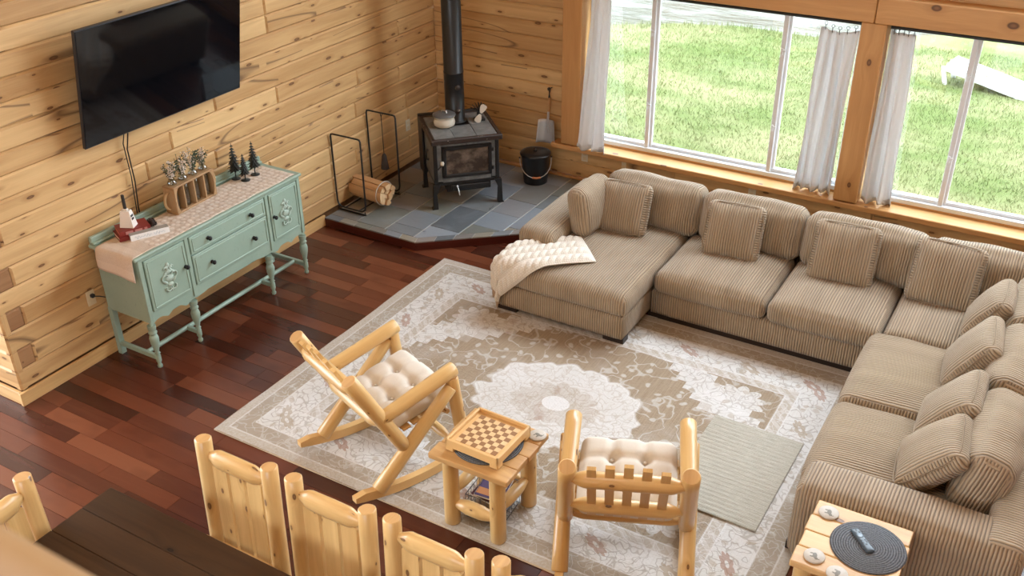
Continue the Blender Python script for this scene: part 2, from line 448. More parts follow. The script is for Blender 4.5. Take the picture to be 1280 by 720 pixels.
def ell(cx, cy, a_, b_): 
    p, q = (x-cx)/a_, (y-cy)/b_; return (p*p+q*q).lt(1.0)
fig = ell(0, .002, .019, .011).max(ell(.019, .009, .009, .008)).max(ell(-.012, -.011, .0045, .011)).max(ell(.010, -.011, .0045, .011)).max(ell(.024, .019, .003, .008))
finish(b, mix(mix((.42, .37, .31), (.56, .50, .43), n1), (.13, .115, .085), fig*.85), .6)
plain('remote_body', (.055, .075, .095), .35); plain('remote_button', (.012, .014, .02), .4); plain('remote_pad', (.20, .27, .34), .35)
b = start('woven_mat'); x, y, z = objco(); n1 = noise(vec(x*14, y*110), 1, 3, .7); n2 = noise(vec(x*120, y*240), 1, 2); st = (y*330).sin().abs()
col = mix((.24, .225, .18), (.70, .66, .57), (n1*.9+n2*.5-.25).clamp()); finish(b, col, .95, n2+st*.5, .004, .9, spec=.1)
plain('wire_grey', (.16, .16, .17), .4, metal=.8)
plain('notebook_purple', (.055, .025, .10), .5); plain('notebook_orange', (.55, .22, .06), .5); plain('notebook_white', (.74, .72, .74), .6); plain('notebook_maroon', (.10, .02, .03), .5); plain('brown_wrap', (.20, .12, .06), .7)
plain('bucket_black', (.010, .010, .011), .33, spec=.5); plain('copper_grip', (.50, .17, .06), .4)
plain('bark_rope', (.05, .04, .035), .9)
plain('shrink_wrap', (.62, .58, .52), .25)
plain('board_white', (.62, .62, .62), .5); plain('decal_violet', (.25, .18, .34), .6); plain('decal_yellow', (.45, .38, .10), .6)
# outdoors
b = start('lawn'); x, y, z = objco()
n1 = noise(vec(x*.55, y*.9), 1, 4, .6); n2 = noise(vec(x*5, y*9), 1, 4, .7); n3 = noise(vec(x*40, y*60), 1, 2)
col = mix((.115, .148, .045), (.235, .228, .112), n1.step(.38, .64)); col = mix(col, (.28, .255, .18), ((n2-.62)*3.5).clamp()); col = mix(col, (.065, .115, .016), ((.42-n2)*2.4).clamp())
col = mix(col, (.04, .08, .012), ((n3-.6)*1.2).clamp())
finish(b, col, .95, n3, .03, .6, spec=.1)
b = start('grass_blade'); x, y, z = objco()
n1 = noise(vec(x*.55, y*.9), 1, 4, .6); n2 = noise(vec(x*6, y*6), 1, 2)
col = mix((.135, .175, .058), (.26, .26, .13), n1.step(.38, .64)); col = mix(col, (.10, .145, .036), ((n2-.5)*1.6).clamp())
finish(b, col, .8, spec=.2)
b = start('pond'); x, y, z = objco(); n1 = noise(vec(x*2.2, y*7), 1, 4, .6); n2 = noise(vec(x*.8, y*2), 1, 2)
finish(b, mix((.055, .043, .020), (.13, .12, .10), n2.step(.46, .62)), .45, n1, .12, .8, spec=.12)

# the rug: bordered, faded oriental pattern
b = start('rug_pile'); x, y, z = objco()
HX, HY = 1.83, 1.365
n_str = noise(vec(x*110, y*4), 1, 3, .6); n_blot = noise(vec(x*2.1, y*2.6), 1, 3, .6); n_fine = noise(vec(x*60, y*60), 1, 2)
wx = x+(noise(vec(x*7, y*7, 3.0), 1, 2)-.5)*.10; wy = y+(noise(vec(x*7, y*7, 9.0), 1, 2)-.5)*.10
d = (HX-x.abs()).min(HY-y.abs())
CREAM = (.55, .535, .51); TAN = (.325, .245, .160); BROWN = (.205, .138, .077); PALE = (.70, .70, .71); RUST = (.30, .14, .09); GREY = (.30, .27, .235)
fieldc = mix(TAN, BROWN, n_str.step(.3, .7))
def stepq(a, q): return (a/q).floor()*q
ql = stepq(x.abs(), .085)/1.35+stepq(y.abs(), .085)/1.15
ql = ql+(n_blot-.5)*.0
lozenge = ql.lt(1.0); zig = ql.gt(1.0)*ql.lt(1.27)
rx = x/.62; ry = y/.50
ang = S.math('ARCTAN2', ry, rx); mr = (rx*rx+ry*ry).sqrt()
scal = (ang*8.0).sin().abs()*.08+(noise(vec(x*5, y*5, 6.0), 1, 1)-.5)*.35
med = mr.lt(scal+.86)
med_in = mr.lt(scal+.42); med_core = mr.lt(.16)
# scrolling vines (contour lines of a soft noise), leaves and rosettes
def scroll(sc_, zz, w0, w1):
    nn = noise(vec(wx*sc_, wy*sc_, zz), 1, .6)
    return 1.0-((nn-.5).abs()).step(w0, w1)
vine = scroll(7.5, 1.5, .008, .022)
dl, cl = voro(vec(wx*10.0, wy*10.0), 1); leaf = (1.0-dl.step(.16, .26))*cl[0].gt(.50)
dl2, cl2 = voro(vec(wx*4.2+3.0, wy*4.2), 1); ros = (1.0-dl2.step(.10, .20))*cl2[0].gt(.62)
curl = (scroll(17.0, 4.0, .010, .035)).max(scroll(9.0, 7.0, .006, .018))
spand = mix(CREAM, PALE, n_blot); spand = mix(spand, GREY, curl*.6); spand = mix(spand, TAN, leaf*.5); spand = mix(spand, RUST, ros*.35)
fld = mix(fieldc, CREAM, (vine*.6).max(leaf*.7)); 
medc = mix(CREAM, PALE, n_blot); medc = mix(medc, TAN, curl*.4); medc = mix(medc, RUST, noise(vec(x*8, y*8, 2.0), 1, 2).step(.55, .66)*med_in*.45); medc = mix(medc, RUST, ros*med_in*.6); medc = mix(medc, TAN, med_in*n_str*.7); medc = mix(medc, PALE, med_core)
edge_l = zig; edge_m = (1.0-((mr-scal-.86).abs()*24).clamp())
spf = mix(fieldc, CREAM, (vine*.5).max(leaf*.55)); spf = mix(spf, GREY, curl*.25)
px_ = (x.abs()-1.06)/.20; py_ = (y.abs()-.66)/.17; pr_ = (px_*px_+py_*py_).sqrt(); palm = pr_.lt((S.math('ARCTAN2', py_, px_)*5.0).sin().abs()*.3+.7)
spf = mix(spf, spand, palm*.9)
inner = mix(spf, fld, lozenge); inner = mix(inner, spand, zig); inner = mix(inner, PALE, (1.0-((ql-1.0).abs()*60).clamp())*.6); inner = mix(inner, medc, med); inner = mix(inner, PALE, edge_m*.7)
# main border with rosettes
along = x+y*1.0
bcell = ((along/.46).fract()-.5)*.46; bd = d-.305
br = (bcell*bcell+bd*bd).sqrt(); bang = S.math('ARCTAN2', bd, bcell)
rosette = br.lt((bang*4.0).sin().abs()*.018+.045)*br.gt(.018)
bord = mix(CREAM, PALE, n_blot); bord = mix(bord, GREY, curl*.7); bord = mix(bord, TAN, leaf*.5); bord = mix(bord, mix(TAN, RUST, ((along/.92).fract()).gt(.5)), rosette*.7)
def band(a, b_): return d.gt(a)*d.lt(b_)
guard = mix(mix(TAN, CREAM, .45), PALE, ((along*64).sin().gt(.2))*.30+curl*.4)
col = inner
col = mix(col, guard, band(.42, .50)); col = mix(col, bord, band(.19, .42)); gd2 = mix(mix(TAN, GREY, n_str), CREAM, curl*.5+leaf*.3); col = mix(col, gd2, band(.07, .19)); col = mix(col, mix(TAN, CREAM, n_fine), band(.0, .07))
for e in (.07, .19, .42, .50): col = mix(col, PALE, (1.0-((d-e).abs()*130).clamp())*.8)
col = mix(col, (.50, .44, .37), .10+n_fine*.16); col = mix(col, PALE, ((n_blot-.5)*.9).clamp())
col = mix(col, TAN, ((n_str-.5)*.9).clamp())
finish(b, col, .92, n_fine+n_str*.5+curl*.4+vine*.5, .0035, .7, spec=.15, Sheen_Weight=.15)
plain('rug_edge', (.50, .38, .25), .9)

# ================================================================== THE SETTING
XW, YW, H, Z0 = -5.745, 8.16, .148, .103      # wall faces, log course height, first course
YC = 3.062                                    # free corner of the log wall
rng = random.Random(3)
def log_piece(parent, axis, face, a0, a1, z0, z1, sgn, name='log', mat='log_wall', depth=.05, c=.0125, proud=0.0):
    # one squared wall log: eased front edges make the V joints. axis 'y': face at x=face, axis 'x': face at y=face
    f = face+sgn*proud; bk = face-sgn*depth; g = .0008
    a0 += g; a1 -= g; z0 += g; z1 -= g
    def P(a, dd, z): return (dd, a, z) if axis == 'y' else (a, dd, z)
    V = [P(a0, bk, z0), P(a1, bk, z0), P(a1, bk, z1), P(a0, bk, z1)]
    f1 = f-sgn*c
    V += [P(a0, f1, z0), P(a1, f1, z0), P(a1, f1, z1), P(a0, f1, z1)]
    V += [P(a0+c, f, z0+c), P(a1-c, f, z0+c), P(a1-c, f, z1-c), P(a0+c, f, z1-c)]
    F = []
    for o in (0, 4):
        for i in range(4): F.append([o+i, o+(i+1) % 4, o+4+(i+1) % 4, o+4+i])
    F.append([8, 9, 10, 11])
    if (axis == 'y') == (sgn > 0): pass
    else: F = [q[::-1] for q in F]
    G = Geo().add(V, F); return G.build(name, mat, parent, grain=1 if axis == 'y' else 0, world=True)

def courses(parent, axis, face, a0, a1, z_from, z_to, sgn, joints=(1.2, 3.4), holes=(), notch=None, visible=None):
    k = int(round((z_from-Z0)/H))
    while Z0+k*H < z_to-.01:
        z0 = Z0+k*H; z1 = min(z0+H, z_to); k += 1
        segs = [(a0, a1)]
        for (h0, h1, hz0, hz1) in holes:
            if z1 > hz0+.02 and z0 < hz1-.02:
                ns = []
                for s0, s1 in segs:
                    if h1 <= s0 or h0 >= s1: ns.append((s0, s1)); continue
                    if h0 > s0: ns.append((s0, h0))
                    if h1 < s1: ns.append((h1, s1))
                segs = ns
        for s0, s1 in segs:
            if notch and (k-1) % 2 == 1 and abs(s0-notch[0]) < .01:
                log_piece(parent, axis, face, s0, s0+notch[1], z0, z1, sgn, name='log_end', mat='log_wall_end', proud=-.004, c=.012)
                s0 += notch[1]
            p = s0
            while s1-p > .02:
                L = rng.uniform(*joints)
                if s1-p-L < .5: L = s1-p
                log_piece(parent, axis, face, p, p+L, z0, z1, sgn); p += L

# floor: boards that show are pieces of their own, the rest under rug and furniture is one part
floor = struct(Geo().box((-2.0, 2.1, -.06), (16, 12.3, .08)).build('floor', 'floor_gap'))
BW = .1175
def board_geo(G, x0, x1, y0, y1):
    c = .0012; z = 0.0; zb = -.021
    V = [(x0, y0, zb), (x1, y0, zb), (x1, y1, zb), (x0, y1, zb), (x0+c, y0+c, z), (x1-c, y0+c, z), (x1-c, y1-c, z), (x0+c, y1-c, z)]
    return G.add(V, [[0, 1, 5, 4], [1, 2, 6, 5], [2, 3, 7, 6], [3, 0, 4, 7], [4, 5, 6, 7]])
def board_seen(x0, x1, y0, y1):
    cx, cy = (x0+x1)/2, (y0+y1)/2
    if cy < 1.75 or cy > 6.85 or x1 < -7.0 or x0 > -1.6: return False
    if cy < 3.05: return x1 > -6.9 and (cx > -6.9 and cx < -1.9) and not (cx > -3.6 and cy < 2.2)
    if cx < -5.70: return False
    if 3.50 < cy < 6.20 and x0 > -4.42: return False
    if 3.05 < cy < 3.55: return x0 < -2.0
    if cy > 6.20: return x0 > -4.9 and x0 < -3.6 and cy < 6.9 and (cy-6.2) < (cx+4.9)
    return True
def tones(o, ts):      # one tone of wood for each board (five faces a board)
    a = o.data.attributes.new('tone', 'FLOAT', 'FACE')
    for i, d_ in enumerate(a.data): d_.value = ts[i//5]
rest_t = []
rest = Geo(); seen = 0; rb = random.Random(11)
y = -3.9
while y < 8.15:
    x = -9.5-rb.uniform(0, .8)
    while x < 5.5:
        L = rb.choice([.38, .5, .62, .75, .9, 1.1])
        x1 = min(x+L, 5.9)
        if board_seen(x, x1, y, y+BW) and seen < 300:
            o = board_geo(Geo(), x, x1, y, y+BW).build('floor_board', 'floor_board', floor, grain=0); seen += 1; tones(o, [rb.random()])
        else: board_geo(rest, x, x1, y, y+BW); rest_t.append(rb.random())
        x = x1
    y += BW
# the boards beyond the counted ones
ro = rest.build('floor_board_field', 'floor_board', floor, grain=0); ro['kind'] = 'stuff'; tones(ro, rest_t)

# log walls
wl = holder('wall_left', (XW, YC, 0))
courses(wl, 'y', XW, YC, YW+.049, Z0, 5.0, +1, joints=(1.1, 2.9), notch=(YC, .165))
Geo().box((XW-.14, (YC+YW)/2, 2.5), (.18, YW-YC-.06, 5.0)).build('wall_core', 'log_wall_end', wl, world=True)
wn = holder('wall_nook', (XW, YC, 0))
courses(wn, 'x', YC, -9.4, XW-.001, Z0, 5.0, -1, joints=(1.2, 2.6))
Geo().box((-7.6, YC+.10, 2.5), (3.5, .09, 5.0)).build('wall_core', 'log_wall_end', wn, world=True)
wb = holder('wall_back', (XW, YW, 0))
WIN = [(-4.03, -1.60, .43, 2.02), (-1.40, 1.03, .43, 2.02), (-3.9, 4.2, 2.72, 4.85)]
courses(wb, 'x', YW, XW, 5.0, Z0, 5.0, -1, joints=(1.2, 3.0), holes=WIN)
BWY = -3.95      # wall behind the viewer, with its own wide window
for c_, s_ in (((-6.5, BWY, 2.5), (6.9, .1, 5.0)), ((3.05, BWY, 2.5), (3.9, .1, 5.0)), ((-.97, BWY, .5), (4.16, .1, 1.0)), ((-.97, BWY, 3.9), (4.16, .1, 2.2))):
    struct(Geo().box(c_, s_).build('wall_front', 'timber', grain=0))
struct(Geo().box((5.06, 2.1, 2.5), (.1, 12.2, 5.0)).build('wall_right', 'timber', grain=1))
struct(Geo().box((-2.0, 2.1, 5.06), (16, 12.3, .1)).build('ceiling', 'timber'))
bbl = Geo()
bbl.box((XW+.0125, (YC-.02+6.235)/2, .0505), (.025, 6.235-YC+.045, .101), .003)
struct(bbl.build('baseboard_left', 'pine_top', grain=1))
struct(Geo().box(((XW-9.4)/2, YC-.0125, .0505), (9.4+XW-.002, .025, .101), .003).build('baseboard_nook', 'pine_top', grain=0))
struct(Geo().box((-.37, YW+.012, .0505), (10.74, .07, .101), .003).build('baseboard_back', 'timber', grain=0))

# timber frame around the windows
tn = 0
def trim(c, s, grain, bev=.006, mat='timber'):
    global tn; tn += 1
    return struct(Geo().box(c, s, bev).build('trim_%d' % tn, mat, grain=grain))
trim((-4.125, 8.13, 1.235), (.195, .20, 1.51), 2)           # post beside the stove corner
trim((-1.50, 8.13, 1.235), (.195, .20, 1.51), 2)            # post between the windows
trim((1.13, 8.13, 1.235), (.195, .20, 1.51), 2)
trim((-2.865, 8.13, 2.092), (2.72, .21, .2), 0)             # header beams, butted over the post
trim((-.18, 8.13, 2.092), (2.64, .21, .2), 0)
trim((-1.62, 8.12, .443), (5.42, .19, .05), 0)              # window stool
trim((-2.815, 8.235, .475), (2.42, .05, .02), 0, .003)
trim((-.185, 8.235, .475), (2.42, .05, .02), 0, .003)
trim((.15, 8.13, 2.62), (8.3, .2, .16), 0)
for k in range(5): trim((-3.9+k*2.02, 8.13, 3.77), (.16, .18, 2.14), 2)
trim((.15, 8.13, 4.9), (8.3, .2, .14), 0)

def window(idx, x0, x1, m1, m2):
    wz0, wz1, yf = .485, 1.99, 8.255
    wroot = holder('window_%d' % idx, ((x0+x1)/2, yf, wz0))
    fr = Geo()
    for (c, s) in (((x0+.02, yf, (wz0+wz1)/2), (.04, .075, wz1-wz0)), ((x1-.02, yf, (wz0+wz1)/2), (.04, .075, wz1-wz0)),
                   (((x0+x1)/2, yf, wz0+.02), (x1-x0, .09, .04)), (((x0+x1)/2, yf, wz1-.02), (x1-x0, .075, .04)),
                   (((x0+x1)/2, yf+.03, wz0+.055), (x1-x0, .03, .03))):
        fr.box(c, s, .004)
    fr.build('frame', 'vinyl_white', wroot, world=True)
    for mx_ in (m1, m2):
        mu = Geo().box((mx_, yf-.005, (wz0+wz1)/2), (.042, .05, wz1-wz0-.06), .005)
        mu.box((mx_+.03, yf+.012, (wz0+wz1)/2), (.03, .03, wz1-wz0-.06), .004)
        mo = mu.build('mullion', 'vinyl_white', wroot, world=True)
        for zz in (.30, .75):
            lt = Geo().box((mx_-.005, yf-.036, wz0+(wz1-wz0)*zz), (.018, .014, .06), .004).box((mx_+.012, yf-.04, wz0+(wz1-wz0)*zz+.012), (.03, .012, .018), .004)
            l_ = lt.build('latch', 'vinyl_white', wroot, world=True)
    for a, b_, dy in ((x0+.03, m1, .0), (m1, m2, .018), (m2, x1-.03, 0.0)):
        Geo().box(((a+b_)/2, yf+.01+dy, (wz0+wz1)/2), (b_-a, .004, wz1-wz0-.05)).build('pane', 'glass_pane', wroot, world=True)
        sg = Geo().box(((a+b_)/2, yf+.005+dy, wz0+.055), (b_-a-.02, .035, .03), .004).box(((a+b_)/2, yf+.005+dy, wz1-.055), (b_-a-.02, .035, .03), .004)
        sg.build('sash_rail', 'vinyl_white', wroot, world=True)
window(1, -4.03, -1.60, -3.415, -2.235)
window(2, -1.40, 1.03, -.775, .40)

# ------------------------------------------------------------------ outdoors
SHORE = [(-33, 14.0), (-14, 14.2), (-9, 14.5), (-7, 14.75), (-6, 15.4), (-5, 15.75), (-3.8, 15.7), (-2.6, 16.4), (-1, 17.5), (1, 18.5), (27, 19)]
struct(Geo().prism([(-33, 8.36), (27, 8.36)]+SHORE[::-1], -.60, -.345).build('ground', 'lawn'))
struct(Geo().box((-3, 60, -.56), (200, 94, .1)).build('pond_water', 'pond'), None)
# grass: blades as one field
nb = 110000; r_ = np.random.default_rng(5)
gx = r_.uniform(-10.5, 3.5, nb); gy = 8.6+(16.0-8.6)*r_.uniform(0, 1, nb)
sy = np.interp(gx, [-33, -14, -9, -7, -6, -5, -3.8, -2.6, -1, 1], [14, 14.2, 14.5, 14.75, 15.4, 15.75, 15.7, 16.4, 17.5, 18.5])
ok = gy < sy; gx, gy = gx[ok], gy[ok]; nb = len(gx)
h_ = r_.uniform(.025, .065, nb)*(1+.9*(sy[ok]-gy < .35)); a_ = r_.uniform(0, 6.28, nb); w_ = r_.uniform(.0025, .006, nb); ln = r_.uniform(-.04, .04, (nb, 2))
co = np.zeros((nb, 3, 3), np.float32); zg = np.full(nb, -.347)
co[:, 0] = np.stack([gx-w_*np.cos(a_), gy-w_*np.sin(a_), zg], 1); co[:, 1] = np.stack([gx+w_*np.cos(a_), gy+w_*np.sin(a_), zg], 1)
co[:, 2] = np.stack([gx+ln[:, 0], gy+ln[:, 1], zg+h_], 1)
me = bpy.data.meshes.new('lawn_grass'); me.vertices.add(nb*3); me.vertices.foreach_set('co', co.reshape(-1))
me.loops.add(nb*3); me.loops.foreach_set('vertex_index', np.arange(nb*3, dtype=np.int32)); me.polygons.add(nb); me.polygons.foreach_set('loop_start', np.arange(0, nb*3, 3, dtype=np.int32))
me.update(calc_edges=True); me.materials.append(MAT['grass_blade'])
go = bpy.data.objects.new('lawn_grass', me); COL.objects.link(go); tag(go, 'short sunlit grass of the lawn between house and pond', 'grass'); go['kind'] = 'stuff'

# cornhole board on the lawn
ch = thing('cornhole_board', 'white bean bag toss board standing on the lawn outside', 'game board', (-1.60, 14.45, -.345), radians(-9))
Mb = Matrix.Rotation(radians(11.5), 4, 'Y')
Geo().box((.6, .0, .02), (1.22, .44, .022), .004).xf(Matrix.Translation((0, 0, .27)) @ Mb).build('deck', 'board_white', ch)
rail_g = Geo().box((.6, -.21, -.03), (1.22, .022, .085), .003).box((.6, .21, -.03), (1.22, .022, .085), .003).box((0, .0, -.03), (.022, .42, .085), .003)
rail_g.xf(Matrix.Translation((0, 0, .27)) @ Mb).build('side_rail', 'board_white', ch)
for yy in (-.18, .18): Geo().box((-.02, yy, .12), (.06, .022, .26), .004, Matrix.Rotation(radians(-14), 3, 'Y')).build('leg', 'board_white', ch)
for (dx, dy, sx, sy_, mt) in ((.46, .02, .16, .09, 'decal_violet'), (.50, -.13, .22, .07, 'decal_yellow'), (.80, .0, .14, .10, 'decal_violet'), (.76, -.13, .10, .05, 'brown_wrap')):
    Geo().lathe([(.5, .0), (.42, .004), (.2, .0)], (0, 0, 0), 12).xf(Matrix.Translation((0, 0, .27)) @ Mb @ Matrix.Translation((dx, dy, .032)) @ Matrix.Diagonal((sx, sy_, .3, 1))).build('decal', mt, ch)

# ------------------------------------------------------------------ hearth
HT = .085
hp = [(-5.72, 6.235), (-4.705, 6.235), (-3.80, 6.985), (-3.80, 8.13), (-5.72, 8.13)]
hearth = holder('hearth', (-4.9, 7.2, 0))
g = Geo().prism(hp, 0.0, HT-.012); g.build('hearth_base', 'cherry_trim', hearth, grain=0, world=True)
def inset(poly, dists):
    n = len(poly); out = []
    for i in range(n):
        p0, p1, p2 = Vector(poly[i-1]), Vector(poly[i]), Vector(poly[(i+1) % n])
        d0, d1 = (p1-p0).normalized(), (p2-p1).normalized()
        n0, n1 = Vector((-d0.y, d0.x)), Vector((-d1.y, d1.x))
        a, c = p1+n0*dists[i-1], p1+n1*dists[i]
        cr = d0.x*d1.y-d0.y*d1.x; t = ((c-a).x*d1.y-(c-a).y*d1.x)/cr
        out.append(tuple(a+d0*t))
    return out
def clip(poly, clipper):
    out = list(poly); n = len(clipper)
    for i in range(n):
        a, b_ = clipper[i], clipper[(i+1) % n]; inp = out; out = []
        sd = lambda p: (b_[0]-a[0])*(p[1]-a[1])-(b_[1]-a[1])*(p[0]-a[0])
        for j in range(len(inp)):
            p, q = inp[j-1], inp[j]; sp_, sq = sd(p), sd(q)
            if (sp_ >= 0) != (sq >= 0):
                t = sp_/(sp_-sq); out.append((p[0]+(q[0]-p[0])*t, p[1]+(q[1]-p[1])*t))
            if sq >= 0: out.append(q)
        if not out: return []
    return out
def tile(poly, z1):
    ar = abs(sum(poly[i-1][0]*poly[i][1]-poly[i][0]*poly[i-1][1] for i in range(len(poly))))/2
    if ar < .0012: return
    c = (sum(p[0] for p in poly)/len(poly), sum(p[1] for p in poly)/len(poly))
    n = len(poly); e = .003
    inn = [(p[0]+(c[0]-p[0])*min(.4, e/max(.02, math.dist(p, c))), p[1]+(c[1]-p[1])*min(.4, e/max(.02, math.dist(p, c)))) for p in poly]
    V = [(p[0], p[1], HT-.013) for p in poly]+[(p[0], p[1], z1-.002) for p in poly]+[(p[0], p[1], z1) for p in inn]
    F = [[i, (i+1) % n, n+(i+1) % n, n+i] for i in range(n)]+[[n+i, n+(i+1) % n, 2*n+(i+1) % n, 2*n+i] for i in range(n)]+[[2*n+i for i in range(n)]]
    Geo().add(V, F).build('tile', 'slate', hearth, world=True)
Geo().prism(inset(hp, [.004]*5), HT-.013, HT-.005).build('grout_bed', 'grout', hearth, world=True)
inn = inset(hp, [.085, .085, .003, .003, .003])
tr_ = random.Random(21); TW = .318; colx = -5.745+.02-TW*.02; k = 0
while colx < -3.7:
    yy = 6.2-(k % 2)*.21-.05
    while yy < 8.2:
        Lt = TW if (k*7+int(yy*3)) % 5 else TW*1.5
        q = clip([(colx+.0045, yy+.002), (colx+TW-.0045, yy+.002), (colx+TW-.0045, yy+Lt-.002), (colx+.0045, yy+Lt-.002)], inn)
        if q: tile(q, HT+tr_.uniform(-.001, .0015))
        yy += Lt
    colx += TW; k += 1
for (a, b_, ia, ib) in ((hp[0], hp[1], inn[0], inn[1]), (hp[1], hp[2], inn[1], inn[2])):
    a, b_, ia, ib = map(Vector, (a, b_, ia, ib)); n = int((b_-a).length/.155)
    for i in range(n):
        t0, t1 = i/n+.0025, (i+1)/n-.0025
        tile([tuple(a.lerp(b_, t0)), tuple(a.lerp(b_, t1)), tuple(ia.lerp(ib, t1).lerp(a.lerp(b_, t1), .05)), tuple(ia.lerp(ib, t0).lerp(a.lerp(b_, t0), .05))], HT)

# ================================================================== TV WALL
tvc = thing('television', 'large black flat television tilted down on the log wall', 'television', (-5.54, 4.615, 1.59))
tl_ = radians(11.2); Rt = Matrix.Rotation(tl_, 4, 'Y'); Tt = Matrix.Translation((-.075, 0, .012))
Geo().box((-.014, 0, .415), (.028, 1.45, .83), .004).xf(Tt @ Rt).build('case', 'tv_bezel', tvc)
Geo().box((.0015, 0, .417), (.003, 1.436, .812)).xf(Tt @ Rt).build('screen', 'tv_screen', tvc)
Geo().box((-.05, 0, .38), (.05, .9, .42), .01).xf(Tt @ Rt).build('rear_housing', 'tv_bezel', tvc)
Geo().box((-.185, 0, .42), (.025, .5, .3), .004).box((-.12, .12, .45), (.14, .03, .16), .004).box((-.12, -.12, .45), (.14, .03, .16), .004).build('wall_bracket', 'black_metal', tvc)
cab = Geo().tube([(-5.66, 4.30, 1.66), (-5.705, 4.28, 1.45), (-5.71, 4.29, 1.2), (-5.715, 4.275, 1.0), (-5.715, 4.28, .6)], .005, 6).tube([(-5.66, 4.27, 1.66), (-5.71, 4.26, 1.5), (-5.712, 4.27, 1.25), (-5.715, 4.255, .97), (-5.715, 4.25, .6)], .004, 6)
tag(cab.build('power_cable', 'black_metal', smooth=True), 'black cable hanging down the wall from the television', 'cable')

def outlet(name, label, c, axis, mat='almond', h=.115, w_=.07):
    if axis == 'y': s1, s2, off = (.006, w_, h), (.004, .034, .03), (.004, 0, 0)
    else: s1, s2, off = (w_, .006, h), (.034, .004, .03), (0, -.004, 0)
    t = thing(name, label, 'outlet', c)
    Geo().box((0, 0, 0), s1, .002).build('cover_plate', mat, t)
    for dz in (-.025, .025): Geo().box((off[0], off[1], dz), s2, .001).build('socket', 'ivory', t)
    return t
o1 = outlet('wall_outlet', 'tan wall outlet with a black plug beside the sideboard', (XW+.004, 3.74, .50), 'y', 'ivory')
pl_ = thing('plug', 'black plug and cord in the tan outlet by the sideboard', 'plug', (XW+.012, 3.74, .525))
Geo().box((.018, 0, 0), (.03, .03, .028), .006).build('plug_body', 'black_metal', pl_)
Geo().tube([(.03, 0, 0), (.05, .03, -.01), (.03, .10, -.06), (.02, .17, -.2)], .004, 6).build('cord', 'black_metal', pl_)
outlet('light_switch', 'cream switch plate on the log wall left of the wood stove', (XW+.004, 7.62, .52), 'y')['category'] = 'switch'
outlet('wall_outlet', 'cream outlet under the window sill next to the ash bucket', (-4.02, YW-.004, .34), 'x')
outlet('wall_outlet', 'narrow cream plate under the sill behind the chaise back cushion', (-3.60, YW-.004, .34), 'x', w_=.045)
outlet('wall_outlet', 'cream outlet under the sill between the two curtained windows', (-2.33, YW-.004, .34), 'x')

# ------------------------------------------------------------------ sideboard
SBX, SBY = -5.48, 4.64       # centre
sb = thing('sideboard', 'sage green antique sideboard with carved doors and turned legs', 'sideboard', (SBX, SBY, 0))
def W(g, name, mat='sage_paint', parent=sb, **k): return g.build(name, mat, parent, world=True, **k)
XF, XB, Y0, Y1, ZT = -5.255, -5.695, 3.815, 5.475, .915
W(Geo().box(((XF+XB)/2-.0, SBY, .64), (XF-XB-.012, Y1-Y0-.02, .51), .004), 'body')
W(Geo().box(((XF+XB)/2+.008, SBY, ZT-.013), (XF-XB+.03, Y1-Y0+.04, .026), .009, seg=2), 'top')
W(Geo().box((XB+.02, SBY, ZT+.03), (.03, Y1-Y0+.03, .062), .008, seg=2).box((XB+.035, SBY, ZT+.012), (.04, Y1-Y0+.03, .02), .006), 'back_ledge')
# scalloped apron along the front
def apron(y):
    t = (y-Y0)/(Y1-Y0)
    def bump(c, w_): 
        q = abs(t-c)/w_; return max(0, 1-q)
    z = .385
    if .26 < t < .74:
        q = (t-.5)/.24; z = .375+.062*(1-q*q)-.018*abs(cos(q*pi*1.5))
    else:
        tt = (t if t < .5 else 1-t)/.26; z = .345+.035*abs(sin(tt*pi*2.5))+.02*sin(tt*pi)
    return z
N_ = 90; ys = [lerp(Y0+.01, Y1-.01, i/N_) for i in range(N_+1)]
poly = [(y, apron(y)) for y in ys]+[(Y1-.01, .47), (Y0+.01, .47)]
ap = Geo()
for i in range(N_):
    ap.prism([(ys[i], apron(ys[i])), (ys[i+1], apron(ys[i+1])), (ys[i+1], .47), (ys[i], .47)], XF-.02, XF-.001, 'x')
W(ap, 'apron')
def stile(y, w_): return Geo().box((XF, y, .645), (.02, w_, .50), .004)
for y, w_ in ((3.838, .036), (4.255, .034), (5.083, .034), (5.452, .036)): W(stile(y, w_), 'stile')
W(Geo().box((XF, SBY, .878), (.018, Y1-Y0-.06, .022), .003), 'front_rail')
def knob(y, z, parent):
    M = Matrix.Rotation(radians(90), 4, 'Y')
    g = Geo().lathe([(.0, 0), (.014, 0), (.016, .003), (.007, .006), (.006, .018), (.016, .022), (.018, .028), (.012, .036), (.0, .038)], (XF+.012, y, z), 12, M=M)
    return W(g, 'knob', 'dark_knob', parent)
